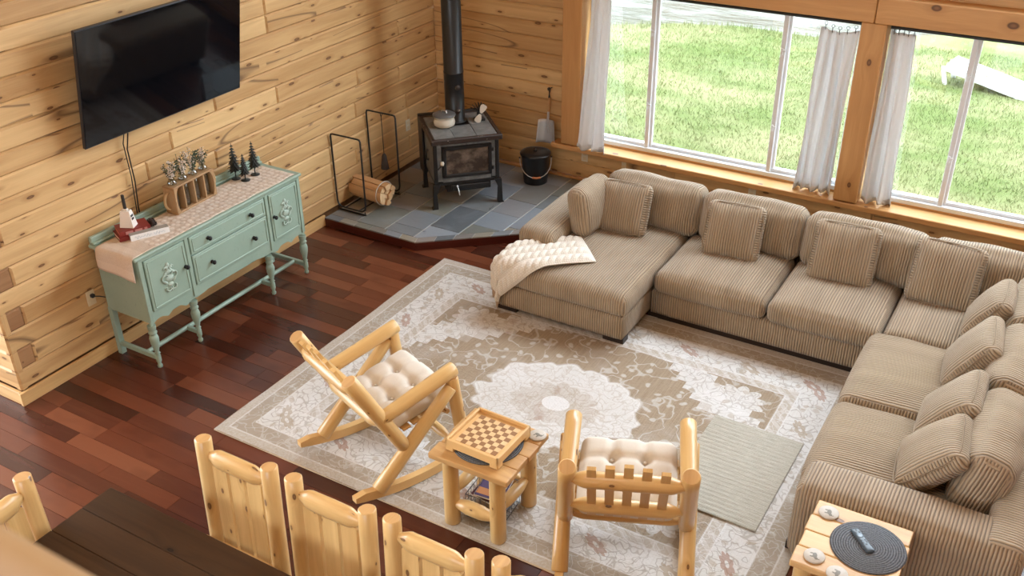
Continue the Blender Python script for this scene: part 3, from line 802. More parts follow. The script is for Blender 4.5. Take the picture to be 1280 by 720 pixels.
def panel(y0, y1, z0, z1, name, relief):
    yc, zc = (y0+y1)/2, (z0+z1)/2
    d = W(Geo().box((XF, yc, zc), (.022, y1-y0, z1-z0), .004), name)
    fr = Geo(); e = .022
    for c, s in (((XF+.012, y0+e, zc), (.008, .010, z1-z0-2*e)), ((XF+.012, y1-e, zc), (.008, .010, z1-z0-2*e)), ((XF+.012, yc, z0+e), (.008, y1-y0-2*e, .010)), ((XF+.012, yc, z1-e), (.008, y1-y0-2*e, .010))):
        fr.box(c, s, .003)
    fo = fr.build('moulding', 'sage_paint', d); fo.location = -Vector(sb.location)
    if relief:
        pts = Geo(); M = Matrix.Translation((XF+.012, yc, zc))
        def blob(y, z, a, b_, r=0): pts.lathe([(0, 0), (1, 0), (.85, .5), (.5, .85), (0, 1)], (0, 0, 0), 10).v
        bl = Geo()
        def ell(y, z, a, b_, ang=0, h=.012):
            q = Geo().lathe([(1, 0), (.9, .45), (.6, .8), (.0, 1)], (0, 0, 0), 10)
            q.xf(M @ Matrix.Translation((0, y, z)) @ Matrix.Rotation(ang, 4, 'X') @ Matrix.Rotation(radians(90), 4, 'Y') @ Matrix.Diagonal((a, b_, h, 1)))
            bl.add(q.v, q.f, q.uv, 0, True)
        def curl(cy, cz, r, a0, a1, th=.007):
            P = [(0.006, cy+cos(lerp(a0, a1, i/9))*r*(1-.5*i/9), cz+sin(lerp(a0, a1, i/9))*r*(1-.5*i/9)) for i in range(10)]
            q = Geo().tube(P, [th*(1-.4*i/9) for i in range(10)], 6); q.xf(M); bl.add(q.v, q.f, q.uv, 0, True)
        ell(0, .095, .020, .016); ell(-.012, .08, .016, .02, .5); ell(.02, .075, .014, .02, -.5); ell(0, .045, .02, .034); ell(0, -.01, .028, .038); ell(0, -.06, .017, .028)
        ell(-.035, .03, .012, .026, .8); ell(.035, .03, .012, .026, -.8); ell(-.04, -.03, .012, .024, -.7); ell(.04, -.03, .012, .024, .7); ell(0, -.10, .014, .012)
        curl(-.045, .0, .032, .5, 4.6); curl(.045, .0, .032, pi-.5, pi-4.6); curl(-.02, -.085, .026, 2.5, 6.5); curl(.02, -.085, .026, .6, -3.4); curl(-.03, .07, .022, -1, 3); curl(.03, .07, .022, pi+1, pi-3)
        q = bl.build('carved_applique', 'sage_relief', d, smooth=True); q.location = -Vector(sb.location)
    return d
def reparent_world(o, d): o.location = -Vector(sb.location)
d1 = panel(3.868, 4.232, .46, .862, 'door', True)
k1 = knob(4.205, .668, sb); k1.parent = d1
d2 = panel(5.108, 5.428, .46, .862, 'door', True); k2 = knob(5.135, .668, sb); k2.parent = d2
for z0, z1 in ((.722, .862), (.475, .712)):
    dd = panel(4.282, 5.056, z0, z1, 'drawer', False)
    for yy in (4.45, 4.89): kk = knob(yy, (z0+z1)/2, sb); kk.parent = dd
leg_prof = [(.010, 0), (.017, .006), (.019, .02), (.012, .035), (.016, .05), (.020, .06), (.020, .105), (.013, .115), (.022, .125), (.014, .135), (.020, .16), (.031, .21), (.034, .25), (.028, .275), (.018, .285), (.03, .295), (.032, .305), (.022, .315), (.03, .33), (.03, .36)]
for y in (3.838, 4.235, 5.045, 5.450):
    W(Geo().lathe(leg_prof, (XF-.018, y, 0), 16), 'leg')
for y in (3.838, 5.450):
    W(Geo().box((XB+.025, y, .20), (.042, .046, .40), .004), 'rear_leg')
    W(Geo().box(((XF+XB)/2, y, .088), (XF-XB-.05, .03, .038), .005), 'stretcher')
for y in (4.235, 5.045): W(Geo().box((XF-.075, y, .088), (.11, .03, .036), .005), 'stretcher')
W(Geo().tube([(XF-.14, 3.84, .088), (XF-.14, 4.64, .09), (XF-.14, 5.45, .088)], .018, 10, flat=(1, 1.0)), 'stretcher')

# runner on the sideboard, falling over the left end
run_w0, run_w1 = XB+.075, XF+.002
def runner(u_, v_):
    L = v_*1.80; x = lerp(run_w0, run_w1, u_); zt = ZT+.0035
    if L < .155:
        e = .155-L; y = Y0-.028-.004*sin(u_*9)-.012*sin(min(1, e/.1)*1.57); z = zt-.004-e
        z += .0 - .018*u_*(e/.155); x += .012*(e/.155)*(u_-.5)
    else:
        y = Y0-.028+(L-.155); z = zt+.0012*sin(u_*23+L*31)
        if L < .18: z -= .003*(1-(L-.155)/.025)
    x += .004*sin(L*17)*(u_ > .9)
    return (x, min(y, Y1-.005), z)
rn = Geo().sheet(runner, 26, 110, (.36, 1.8))
# uv: u must run along the length for the material
rn.uv = [[(b_, a_) for a_, b_ in q] for q in rn.uv]
tag(rn.build('table_runner', 'runner_cloth', solid=.003), 'cream embroidered cloth runner draped along the sage sideboard', 'runner')
ZR = ZT+.0062
def book(name, label, loc, rz, L, Wd, T, cover, page, spine=None, group=None):
    t = thing(name, label, 'book', loc, rz, group)
    Geo().box((0, 0, .002), (L, Wd, .004), .001).box((0, 0, T-.002), (L, Wd, .004), .001).box((0, -Wd/2+.003, T/2), (L, .006, T), .002).build('cover', cover, t)
    Geo().box((0, .003, T/2), (L-.008, Wd-.008, T-.008)).build('pages', page, t)
    if spine: 
        q = Geo()
        for xx, ww in ((-.04, .05), (.025, .05), (.075, .02)): q.box((xx, -Wd/2-.0006, T/2), (ww, .002, T*.6))
        q.build('spine_title', spine, t)
    return t
bz = radians(60)
book('book', 'red book with cream page edges under the white bell', (-5.545, 4.055, ZR), bz+.12, .225, .155, .03, 'book_red', 'page_cream')
book('book', 'dark red cloth book directly beneath the white bell', (-5.548, 4.065, ZR+.0305), bz+.08, .215, .145, .036, 'book_red', 'book_red_edge', 'book_spine_pale')
wbk = thing('book', 'grey book with a white lettered spine leaning by the red books', 'book', (-5.425, 4.10, ZR), bz+.06)
Geo().box((0, 0, .022), (.27, .055, .044), .002).build('cover', 'book_grey', wbk)
Geo().box((0, -.0285, .022), (.27, .003, .044), .0008).build('spine', 'book_white', wbk)
sp_ = Geo(); P = []
for i in range(90):
    t = i/89; P.append((lerp(-.105, .105, t), -.0306, .021+.007*sin(t*62)*(1+.7*sin(t*19))+.002*sin(t*140)))
cut = [(0, 50), (55, 89)]
for a, b_ in cut: sp_.tube(P[a:b_+1], .0012, 5)
sp_.build('spine_script', 'script_blue', wbk)
bell = thing('cowbell', 'white square hand bell with black handle standing on the red books', 'bell', (-5.555, 4.045, ZR+.067), radians(25))
def frust(w0, d0, w1, d1, h, z=0):
    V = [(-w0, -d0, z), (w0, -d0, z), (w0, d0, z), (-w0, d0, z), (-w1, -d1, z+h), (w1, -d1, z+h), (w1, d1, z+h), (-w1, d1, z+h)]
    return Geo().add(V, [[3, 2, 1, 0], [4, 5, 6, 7], [0, 1, 5, 4], [1, 2, 6, 5], [2, 3, 7, 6], [3, 0, 4, 7]])
gb = frust(.05, .036, .032, .022, .12); gb.box((0, 0, .127), (.036, .026, .014), .004); gb.build('bell_body', 'bell_white', bell)
Geo().box((0, 0, .185), (.022, .018, .11), .005).build('handle', 'print_black', bell)
lg = Geo()
slope = atan2(.018, .12)
for zz, ww in ((.082, .044), (.060, .038)):
    xx = .05-.018*zz/.12
    lg.box((xx+.0006, 0, zz), (.002, ww*.8, .015), 0, Matrix.Rotation(-slope, 3, 'Y'))
lg.build('printed_lettering', 'print_black', bell)
pc = thing('pinecone', 'small dark pinecone behind the grey book', 'pinecone', (-5.53, 4.215, ZR), 0)
g = Geo().lathe([(.0, .0), (.02, .004), (.026, .02), (.020, .04), (.008, .055), (.0, .058)], seg=10); g.build('core', 'pinecone', pc)
for ri in range(6):
    q = Geo(); z = .008+ri*.008; rr = .03-.003*ri*(ri > 1)
    for k in range(8):
        a = 2*pi*(k+.5*(ri % 2))/8
        q.box((cos(a)*rr, sin(a)*rr, z), (.018, .016, .004), .001, Matrix.Rotation(a, 3, 'Z') @ Matrix.Rotation(-.5, 3, 'Y'))
    q.build('scale_ring', 'pinecone', pc)

# wooden carrier with four bottle vases
cr = thing('bottle_carrier', 'rustic wooden carrier with rope handles and four divided bays on runner', 'carrier', (-5.555, 4.635, ZR), radians(90+3))
CL, CD, CH = .42, .105, .215      # length (local x -> along wall), depth, height
Geo().box((0, 0, .008), (CL, CD, .016), .003).build('base_board', 'carrier_wood', cr, grain=0)
ft = Geo()
nseg = 4; holes_ = []
Geo().box((0, 0, CH-.007), (CL, CD, .014), .003).build('top_board', 'carrier_wood', cr, grain=0)
for sx in (-1, 1):
    Geo().box((sx*(CL/2-.008), 0, CH/2), (.016, CD, CH-.03), .003).build('end_board', 'carrier_wood', cr, grain=2)
    P = [(sx*(CL/2+.002), 0, CH*.82)]+[(sx*(CL/2+.05*sin(a)), 0, CH*.5+cos(a)*CH*.30) for a in [pi*i/10 for i in range(11)]]+[(sx*(CL/2+.002), 0, CH*.18)]
    Geo().tube(P, .010, 8).build('rope_handle', 'rope', cr)
for k in (-1, 0, 1): Geo().box((k*CL/4, 0, CH/2), (.012, CD-.006, CH-.03), .002).build('divider', 'carrier_wood', cr, grain=2)
for sd in (-1, 1):      # rounded cut-out corner fillets of the front and back faces
    for sx in (-1, 1):
        q = Geo(); x_in = sx*(CL/2-.004)
        arc = [(x_in, .004)]+[(sx*(CL/2-.05+.034*abs(cos(a))-.0*a), CH/2+sin(a)*(CH/2-.012)) for a in [lerp(-pi/2, pi/2, i/10) for i in range(11)]]+[(x_in, CH-.004)]
        q.prism(arc, sd*(CD/2)-.005, sd*(CD/2)+.005, 'y'); q.build('cut_out_edge', 'carrier_wood', cr)
fr_ = random.Random(4)
for k in range(4):
    lx = -CL/2+CL/8+k*CL/4
    bt = thing('bottle_vase', ['clear bottle vase of sprigs in the carrier bay nearest the red books', 'clear bottle vase of sprigs in the second carrier bay from the books', 'clear bottle vase of sprigs in the second carrier bay from the metal trees', 'clear bottle vase of sprigs in the carrier bay nearest the metal trees'][k], 'vase', Vector(cr.location)+Matrix.Rotation(radians(93), 3, 'Z') @ Vector((lx, 0, .0165)), fr_.uniform(0, 6), 'bottle vases in the wooden carrier')
    Geo().lathe([(.0, 0), (.026, .0), (.029, .01), (.029, .14), (.022, .165), (.016, .18), (.015, .19), (.032, .205), (.036, .216), (.030, .228), (.020, .235), (.024, .246)], seg=16).build('bottle', 'clear_glass', bt)
    for j in range(12):
        a = fr_.uniform(0, 6.28); ld = fr_.uniform(.02, .07); h = fr_.uniform(.09, .17)
        st_ = [(0, 0, .10), (cos(a)*.008, sin(a)*.008, .235), (cos(a)*ld*.7, sin(a)*ld*.7, .235+h*.6), (cos(a)*ld, sin(a)*ld, .235+h)]
        s_ = Geo().tube(st_, .0016, 5).build('sprig', 'stem', bt)
        lf = Geo(); 
        for q in range(20):
            t = fr_.uniform(.15, 1); p = Vector(st_[1]).lerp(Vector(st_[3]), t)+Vector((fr_.uniform(-.014, .014), fr_.uniform(-.014, .014), fr_.uniform(-.008, .008)))
            e = Matrix.Rotation(fr_.uniform(0, 6), 3, 'Z') @ Matrix.Rotation(fr_.uniform(-1, 1), 3, 'X')
            r1, r2 = fr_.uniform(.006, .011), fr_.uniform(.004, .008)
            lf.add([p+e @ Vector(v) for v in ((r1, 0, 0), (0, r2, .002), (-r1, 0, 0), (0, -r2, .002), (0, 0, .006))], [[0, 1, 4], [1, 2, 4], [2, 3, 4], [3, 0, 4], [3, 2, 1, 0]])
        lo_ = lf.build('leaf_cluster' if j % 5 > 1 else 'flower_cluster', 'leaf_dark' if j % 5 > 1 else 'flower_pale', s_); lo_['kind'] = 'stuff'
# three cut-metal pine trees
for (x, y, h, lb) in ((-5.595, 5.135, .30, 'tallest black metal pine tree ornament on the runner'), (-5.508, 5.150, .225, 'shortest black metal pine tree ornament between two taller ones'), (-5.520, 5.272, .285, 'black metal pine tree ornament beside the runner end')):
    t = thing('tree_ornament', lb, 'ornament', (x, y, ZR), 0, 'metal pine trees on the sideboard')
    Geo().lathe([(.0, 0), (.036, 0), (.036, .004), (.0, .005)], seg=18).build('base_disc', 'metal_tree', t)
    Geo().tube([(0, 0, .004), (0, 0, h)], [.0045, .002], 6).build('trunk', 'metal_tree', t)
    nt_ = 9
    for k in range(nt_):
        z = h*(.30+.70*k/nt_); R_ = .055*(1-k/nt_)**.8*h/.28+.004; q = Geo()
        for j in range(9):
            a = 2*pi*j/9+k*.35; rr = R_*(.85+.3*((j*7+k*3) % 5)/5)
            tip = Vector((cos(a)*rr, sin(a)*rr, z-.018*rr/.05)); sd = Vector((-sin(a), cos(a), 0))*.010*rr/.05
            q.add([Vector((0, 0, z+.012)), tip*.6+Vector((0, 0, z*.4))+sd, tip, tip*.6+Vector((0, 0, z*.4))-sd, Vector((0, 0, z-.004))], [[0, 1, 2], [0, 2, 3], [4, 2, 1], [4, 3, 2]])
        q.build('branch_tier', 'metal_tree', t)

# ================================================================== STOVE CORNER
stv = thing('wood_stove', 'black iron wood stove clad in grey soapstone with glass door', 'stove', (-4.89, 7.29, HT), radians(45))
def ST(g, name, mat, parent=stv, **k): return g.build(name, mat, parent, **k)
for sx in (-1, 1):
    for yy in (-.255, .27):
        q = Geo(); fx = sx*.30
        q.prism([(fx-sx*.045, .24), (fx+sx*.022, .24), (fx+sx*.03, .02), (fx+sx*.045, 0), (fx-sx*.012, 0), (fx-sx*.012, .03), (fx-sx*.006, .15)], yy-.028, yy+.028, 'y')
        ST(q, 'leg', 'cast_iron')
ST(Geo().box((0, .01, .235), (.60, .52, .03), .004).box((.02, -.05, .185), (.42, .36, .09), .008).box((.03, -.245, .19), (.36, .03, .05), .006), 'ash_pan', 'cast_iron')
ST(Geo().box((0, .02, .445), (.575, .50, .40), .006), 'firebox', 'cast_iron')
for sx in (-1, 1):       # corner posts and side panels
    for yy in (-.238, .275): ST(Geo().box((sx*.29, yy, .44), (.036, .036, .41), .008), 'corner_post', 'cast_iron')
    ST(Geo().box((sx*.292, .02, .44), (.02, .46, .385), .004), 'side_stone', 'soapstone')
hnd = ST(Geo().tube([(-.315, -.02, .50), (-.335, -.02, .49), (-.338, -.02, .45), (-.335, -.02, .41), (-.315, -.02, .40)], .010, 8), 'side_handle', 'cast_iron')
# soapstone front surround
for c, s in (((-.255, -.237, .445), (.05, .02, .37)), ((.262, -.237, .445), (.05, .02, .37)), ((-.11, -.237, .625), (.235, .02, .055)), ((.13, -.237, .625), (.235, .02, .055)), ((.0, -.237, .275), (.46, .02, .05))):
    ST(Geo().box(c, s, .003), 'front_stone', 'soapstone')
dr = Geo(); dx0, dx1, dz0, dz1 = -.225, .235, .298, .60
for c, s in ((((dx0+dx1)/2, -.256, dz1-.016), (dx1-dx0, .03, .034)), (((dx0+dx1)/2, -.256, dz0+.016), (dx1-dx0, .03, .034)), ((dx0+.016, -.256, (dz0+dz1)/2), (.034, .03, dz1-dz0)), ((dx1-.016, -.256, (dz0+dz1)/2), (.034, .03, dz1-dz0))):
    dr.box(c, s, .006)
dro = ST(dr, 'door', 'cast_iron')
ST(Geo().box(((dx0+dx1)/2, -.250, (dz0+dz1)/2), (dx1-dx0-.05, .01, dz1-dz0-.05)), 'door_glass', 'stove_glass', dro)
ST(Geo().box((dx1+.008, -.262, .36), (.022, .03, .035), .004).box((dx1+.008, -.262, .54), (.022, .03, .035), .004), 'hinge', 'cast_iron', dro)
ST(Geo().tube([(dx0+.0, -.27, .445), (dx0-.025, -.285, .43), (dx0-.055, -.29, .40)], .007, 8), 'door_handle', 'cast_iron', dro)
ST(Geo().lathe([(.0, -.02), (.015, -.018), (.02, 0), (.015, .018), (.0, .02)], (dx0-.01, -.285, .455), 10), 'handle_knob', 'stoneware', dro)
ST(Geo().tube([(-.10, -.27, .205), (-.095, -.29, .19), (-.085, -.30, .13)], [.006, .006, .005], 8).lathe([(.0, -.014), (.014, 0), (.0, .014)], (-.10, -.275, .21), 8), 'damper_pull', 'steel')
# top: iron rim with soapstone tiles let in
ZS = .665
tp = Geo()
for c, s in (((0, -.285, ZS), (.665, .045, .05)), ((0, .36, ZS), (.665, .04, .05)), ((-.312, .04, ZS), (.04, .65, .05)), ((.312, .04, ZS), (.04, .65, .05))): tp.box(c, s, .008)
ST(tp, 'top_rim', 'worn_iron')
ST(Geo().box((0, .04, ZS-.01), (.62, .62, .02)), 'top_deck', 'cast_iron')
for x0, x1, y0, y1 in ((-.29, -.105, -.262, .035), (-.102, .10, -.262, .035), (.103, .29, -.262, .035), (-.29, -.105, .038, .335), (.105, .29, .038, .335)):
    ST(Geo().box(((x0+x1)/2, (y0+y1)/2, ZS+.015), (x1-x0, y1-y0, .014), .002), 'top_stone', 'soapstone')
ST(Geo().box((0, .40, .42), (.66, .05, .56), .006), 'rear_shield', 'cast_iron')
ST(Geo().box((-.325, .30, .42), (.012, .22, .52), .003), 'heat_shield', 'cast_iron')
# flue pipe runs up to the ceiling
pipe = thing('stove_pipe', 'tall black flue pipe rising from the wood stove', 'pipe', Vector((-4.89, 7.29, HT+ZS+.012))+Matrix.Rotation(radians(45), 3, 'Z') @ Vector((.0, .215, 0)))
Geo().lathe([(.10, 0), (.10, .015), (.092, .02), (.092, .46), (.094, .462), (.094, .478), (.0905, .48), (.0905, 1.9), (.093, 1.902), (.093, 1.92), (.089, 1.922), (.089, 4.24)], seg=28).build('pipe_section', 'pipe_black', pipe)
Geo().lathe([(.115, 0), (.115, .008), (.1, .012)], seg=28).build('flange', 'cast_iron', pipe)
fd = Vector((.707, -.707, 0)); sdv = Vector((.707, .707, 0))
for z, nm in ((.115, 'damper_plate'), (.34, 'damper_plate')):
    q = Geo().lathe([(.0, .012), (.02, .012), (.024, .004), (.026, 0)], (0, 0, 0), 14)
    q.xf(Matrix.Translation((fd+sdv*.15)*.094+Vector((0, 0, z))) @ Matrix.Rotation(radians(-45+8), 4, 'Z') @ Matrix.Rotation(radians(90), 4, 'Y')); q.build(nm, 'worn_iron', pipe)
Rs = Matrix.Rotation(radians(45), 3, 'Z')
def on_stove(x, y): return Vector((-4.89, 7.29, HT+ZS+.0222))+Rs @ Vector((x, y, 0))
pot = thing('kettle_pot', 'squat cream stoneware pot with grey lid on the stove', 'pot', on_stove(-.135, .06))
Geo().lathe([(.0, 0), (.075, 0), (.095, .012), (.102, .04), (.094, .07), (.085, .085), (.10, .092), (.106, .105)], seg=24).build('pot_body', 'stoneware', pot)
Geo().lathe([(.108, .105), (.108, .112), (.09, .122), (.05, .128), (.0, .13)], seg=24).build('lid', 'lid_grey', pot)
Geo().tube([(-.03, 0, .128), (-.026, 0, .145), (0, 0, .150), (.026, 0, .145), (.03, 0, .128)], .006, 8).build('lid_handle', 'steel', pot)
fan = thing('stove_fan', 'small heat powered stove fan with pale blade on the stove', 'fan', on_stove(.21, .11), radians(45))
Geo().box((0, .0, .012), (.10, .07, .024), .004).build('fan_base', 'cast_iron', fan)
q = Geo()
for k in range(7):
    a = radians(-60+20*k); q.box((sin(a)*.05, .02, .08+cos(a)*.05), (.006, .05, .075), .001, Matrix.Rotation(a, 3, 'Y'))
q.box((0, .02, .05), (.03, .05, .08), .004); q.build('cooling_fin', 'cast_iron', fan)
Geo().lathe([(.0, -.012), (.012, -.01), (.012, .01), (.0, .012)], (0, 0, 0), 10, M=Matrix.Rotation(radians(90), 4, 'X')).xf(Matrix.Translation((0, -.045, .085))).build('hub', 'cast_iron', fan)
ba = radians(-26)
def blade(sgn):
    def fnb(u_, v_):
        r = v_*.085; wd = .012+.030*sin(min(1, v_*1.15)*pi*.62)
        if v_ > .85: wd *= sqrt(max(.05, 1-((v_-.85)/.15)**2))
        p = Vector(((u_-.5)*2*wd*.75, -.004*(u_-.5)*8*v_*.3, sgn*(.006+r)))
        return Matrix.Translation((0, -.058, .085)) @ Matrix.Rotation(-ba, 4, 'Y') @ p
    return Geo().sheet(fnb, 6, 12)
for sg in (1, -1): blade(sg).build('blade', 'stoneware', fan, solid=.003)

# firewood rack
rk = thing('firewood_rack', 'black metal log rack of two tall hoops on the hearth', 'rack', (-5.56, 6.70, HT))
def hoop(y, zt, x0=-.165, x1=.165, inset_=.03):
    return [(x0+.0, y, zt), (x0+.005, y, zt*.5), (x0+.01, y, .10), (x0+.03, y, .055), (x0+.09, y, .045)], [(x1-.02, y, zt-.0), (x1, y, zt-.02), (x1-.004, y, zt*.5), (x1-.012, y, .10), (x1-.03, y, .055), (x1-.09, y, .045)]
for y, zt in ((-.26, .745), (.27, .80)):
    R_ = .018
    path = [(-.165, y, .10), (-.168, y, zt-.02), (-.16, y, zt), (-.14, y, zt+.004), (.14, y, zt+.004), (.16, y, zt), (.168, y, zt-.02), (.165, y, .10), (.155, y, .06), (.12, y, .036), (.0, y, .034), (-.12, y, .036), (-.155, y, .06)]
    Geo().tube(path, .0085, 8, closed=True).build('hoop', 'black_metal', rk)
    Geo().tube([(-.15, y, .036), (-.16, y, .009), (.16, y, .009), (.15, y, .036)], .0085, 8).build('foot_bar', 'black_metal', rk)
for x in (-.08, .08): Geo().tube([(x, -.26, .034), (x, .27, .034)], .007, 8).build('base_bar', 'black_metal', rk)
brm = thing('hearth_brush', 'long handled black hearth brush hung from the log rack', 'brush', (-5.535, 6.945, HT+.26))
Geo().tube([(0, 0, .52), (.012, 0, .545), (.0, .0, .56), (-.008, 0, .54), (0, 0, .52), (0, 0, .15)], .004, 6).build('handle', 'black_metal', brm)
Geo().lathe([(.012, .15), (.022, .13), (.034, .05), (.040, .0), (.0, .0)], seg=12).build('brush_head', 'bark_rope', brm)
# bundle of split logs: each stick is a thing of its own
bx, by, bz0 = -5.50, 6.685, HT+.045
lr = random.Random(8)
def wedge(r0, r1, a0, a1, lab):
    g_ = .0025; am = (a0+a1)/2; poly = []
    if r0 < .01: poly.append((cos(am)*.004, sin(am)*.004))
    else:
        poly += [(cos(a1-.03)*r0*lr.uniform(.95, 1.08), sin(a1-.03)*r0), (cos(a0+.03)*r0, sin(a0+.03)*r0*lr.uniform(.95, 1.08))]
    k = r1*lr.uniform(.90, 1.04)
    poly += [(cos(a0+.025)*k, sin(a0+.025)*k), (cos(am)*k*lr.uniform(.97, 1.06), sin(am)*k*lr.uniform(.97, 1.06)), (cos(a1-.025)*k, sin(a1-.025)*k)]
    x0 = -.20+lr.uniform(-.015, .015); x1 = .195+lr.uniform(-.022, .018)
    t = thing('firewood_log', lab, 'log', (bx, by, bz0+.107), radians(-6), 'firewood pieces in the bundle')
    m = len(poly); V = [(x0, p[0], p[1]) for p in poly]+[(x1, p[0], p[1]) for p in poly]
    Geo().add(V, [[i, (i+1) % m, m+(i+1) % m, m+i] for i in range(m)]).build('split_side', 'firewood', t, grain=0)
    Geo().add([(x1, p[0], p[1]) for p in poly], [list(range(m))]).build('cut_face', 'firewood_split', t)
    Geo().add([(x0, p[0], p[1]) for p in poly], [list(range(m))[::-1]]).build('cut_face', 'firewood_split', t)
cuts = [0, .75, 1.7, 2.35, 3.2, 4.1, 4.75, 5.55, 2*pi]
for i in range(8): wedge(.052, .106, cuts[i]+.3, cuts[i+1]+.3, 'split firewood piece on the outside of the wrapped bundle')
for i in range(3): wedge(0, .049, i*2*pi/3+.6, (i+1)*2*pi/3+.6, 'split firewood wedge in the heart of the wrapped bundle')
# the plastic band round the bundle
wr = Geo().tube([(.15, cos(2*pi*i/22)*.113, sin(2*pi*i/22)*.113) for i in range(22)], .0022, 5, closed=True, flat=(1, 3))
wr.xf(Matrix.Rotation(radians(-6), 4, 'Z')); wo = wr.build('bundle_band', 'shrink_wrap'); wo.location = (bx, by, bz0+.107); tag(wo, 'clear plastic band wrapped round the end of firewood bundle', 'band')

# ash bucket and shovel
bk = thing('ash_bucket', 'black lidded ash bucket with wire bail on the hearth', 'bucket', (-4.425, 7.895, HT))
Geo().lathe([(.0, .0), (.112, 0), (.118, .006), (.116, .03), (.120, .035), (.142, .285), (.146, .29), (.146, .30)], seg=28).build('pail', 'bucket_black', bk)
Geo().lathe([(.152, .292), (.153, .304), (.145, .312), (.10, .322), (.0, .326)], seg=28).build('lid', 'bucket_black', bk)
Geo().lathe([(.0, .322), (.022, .326), (.016, .334), (.018, .35), (.0, .356)], seg=12).build('lid_knob', 'bucket_black', bk)
vd = Vector((.83, .55, 0)).normalized(); fd2 = Vector((.55, -.83, 0)).normalized()
hp_ = []
for i in range(13):
    a = pi*i/12; hp_.append(vd*cos(a)*.155+fd2*sin(a)*.135+Vector((0, 0, .255-.165*sin(a)**.8)))
Geo().tube(hp_, .004, 6).build('bail', 'steel', bk)
Geo().tube([hp_[5], hp_[6], hp_[7]], .011, 8).build('grip', 'copper_grip', bk)
Geo().lathe([(0, -.01), (.012, 0), (0, .01)], hp_[0], 8).lathe([(0, -.01), (.012, 0), (0, .01)], hp_[12], 8).build('bail_ear', 'bucket_black', bk)
shv = thing('ash_shovel', 'galvanized ash shovel hanging on the wall above the bucket', 'shovel', (-4.395, 8.115, .43))
def scoop(u_, v_):
    wd = lerp(.105, .088, v_); x = (u_-.5)*2*wd
    y = -.012-.055*(1-abs(u_-.5)*2)**.0*(0)+(-.05*abs((u_-.5)*2)**4)-.02*(1-v_)
    return (x+(-.0), y, v_*.235)
Geo().sheet(scoop, 14, 8).build('scoop', 'galvanized', shv, solid=.002)
Geo().tube([(0, -.022, .10), (0, -.03, .235), (.004, -.02, .33)], [.008, .012, .011], 8).build('socket', 'galvanized', shv)
Geo().tube([(.004, -.02, .32), (.008, -.018, .46)], .0125, 10).build('handle', 'firewood', shv)
Geo().tube([(.008, -.018, .455), (.008, -.018, .50), (.012, -.018, .53)], [.012, .006, .010], 8).build('grip_end', 'black_metal', shv)
Geo().tube([(.01, .03, .545), (.01, -.03, .55)], .006, 6).lathe([(.0, -.02), (.016, -.012), (.018, .008), (0, .018)], (.012, -.03, .55), 10).build('wall_hook', 'black_metal', shv)

# ================================================================== CURTAINS
def curtain(label, x0t, x1t, x0b, x1b, zt, zb, folds, amp, seed, y0=8.165, sag=0.0, out=.03):
    rr = random.Random(seed); ph = rr.uniform(0, 6)
    t = thing('curtain', label, 'curtain', ((x0b+x1b)/2, y0, zb), 0, 'short white curtains')
    L = Vector(t.location)
    def fn(u_, v_):
        z = lerp(zb, zt, v_); g = (1-v_)
        x0, x1 = lerp(x0b, x0t, v_), lerp(x1b, x1t, v_)
        uu = u_+.035*sin(u_*9+ph)*g+.02*sin(v_*5+u_*7+ph)
        x = lerp(x0, x1, u_)+.012*sin(v_*6+ph+u_*8)*g
        a = amp*(.55+.45*g)*(1-.3*sin(v_*4+ph+u_*5))
        y = y0+a*sin(2*pi*folds*uu+ph)+.3*a*sin(2*pi*folds*2.3*uu+ph*2)-out*g
        if v_ > .93: y = y0+(y-y0)*.7
        zz = z-sag*sin(u_*pi)*v_**4+(.012*sin(u_*11+ph) if v_ < .02 else 0)
        return (x-L.x, y-L.y, zz-L.z)
    g_ = Geo().sheet(fn, 80, 50, (.8, 1.5)); g_.build('cloth', 'curtain_cloth', t, solid=.004)
    hm = Geo().sheet(lambda u_, v_: (lambda p: (p[0], p[1]-.004, p[2]))(fn(u_, v_*.03)), 80, 2, (.8, .05)); hm.build('bottom_hem', 'curtain_cloth', t, solid=.003)
    for k in range(5):
        p = Vector(fn(.1+.2*k, 1.0))
        c = Geo().tube([p+Vector((0, .0, -.02)), p+Vector((0, -.012, .0)), p+Vector((0, -.004, .02))], .003, 5)
        c.tube([p+Vector((cos(a)*.013, 0, .033+sin(a)*.013)) for a in [2*pi*i/10 for i in range(10)]], .002, 5, closed=True)
        c.build('clip_ring', 'black_metal', t)
    return t
curtain('white curtain gathered beside the post in the stove corner', -3.985, -3.80, -4.055, -3.745, 1.90, .475, 2.4, .030, 1, out=.155)
curtain('white curtain hanging on the stove side of the middle window post', -1.93, -1.63, -1.955, -1.66, 1.885, .475, 3.6, .036, 2, sag=.03)
curtain('narrow white curtain on the far side of the middle window post', -1.385, -1.20, -1.40, -1.14, 1.91, .475, 2.3, .034, 3)
def rod(label, x0, x1):
    t = thing('curtain_rod', label, 'curtain rod', ((x0+x1)/2, 8.165, 1.945), 0)
    Geo().tube([(x0-(x0+x1)/2, 0, 0), (x1-(x0+x1)/2, 0, 0)], .013, 10).build('rod', 'rubber_dark', t)
    Geo().box((0, .03, .028), (x1-x0, .05, .034), .003).build('valance_rail', 'rubber_dark', t)
rod('dark curtain rod under the header of the window by the stove', -4.02, -1.605)
rod('dark curtain rod under the header of the window with game board outside', -1.395, 1.025)

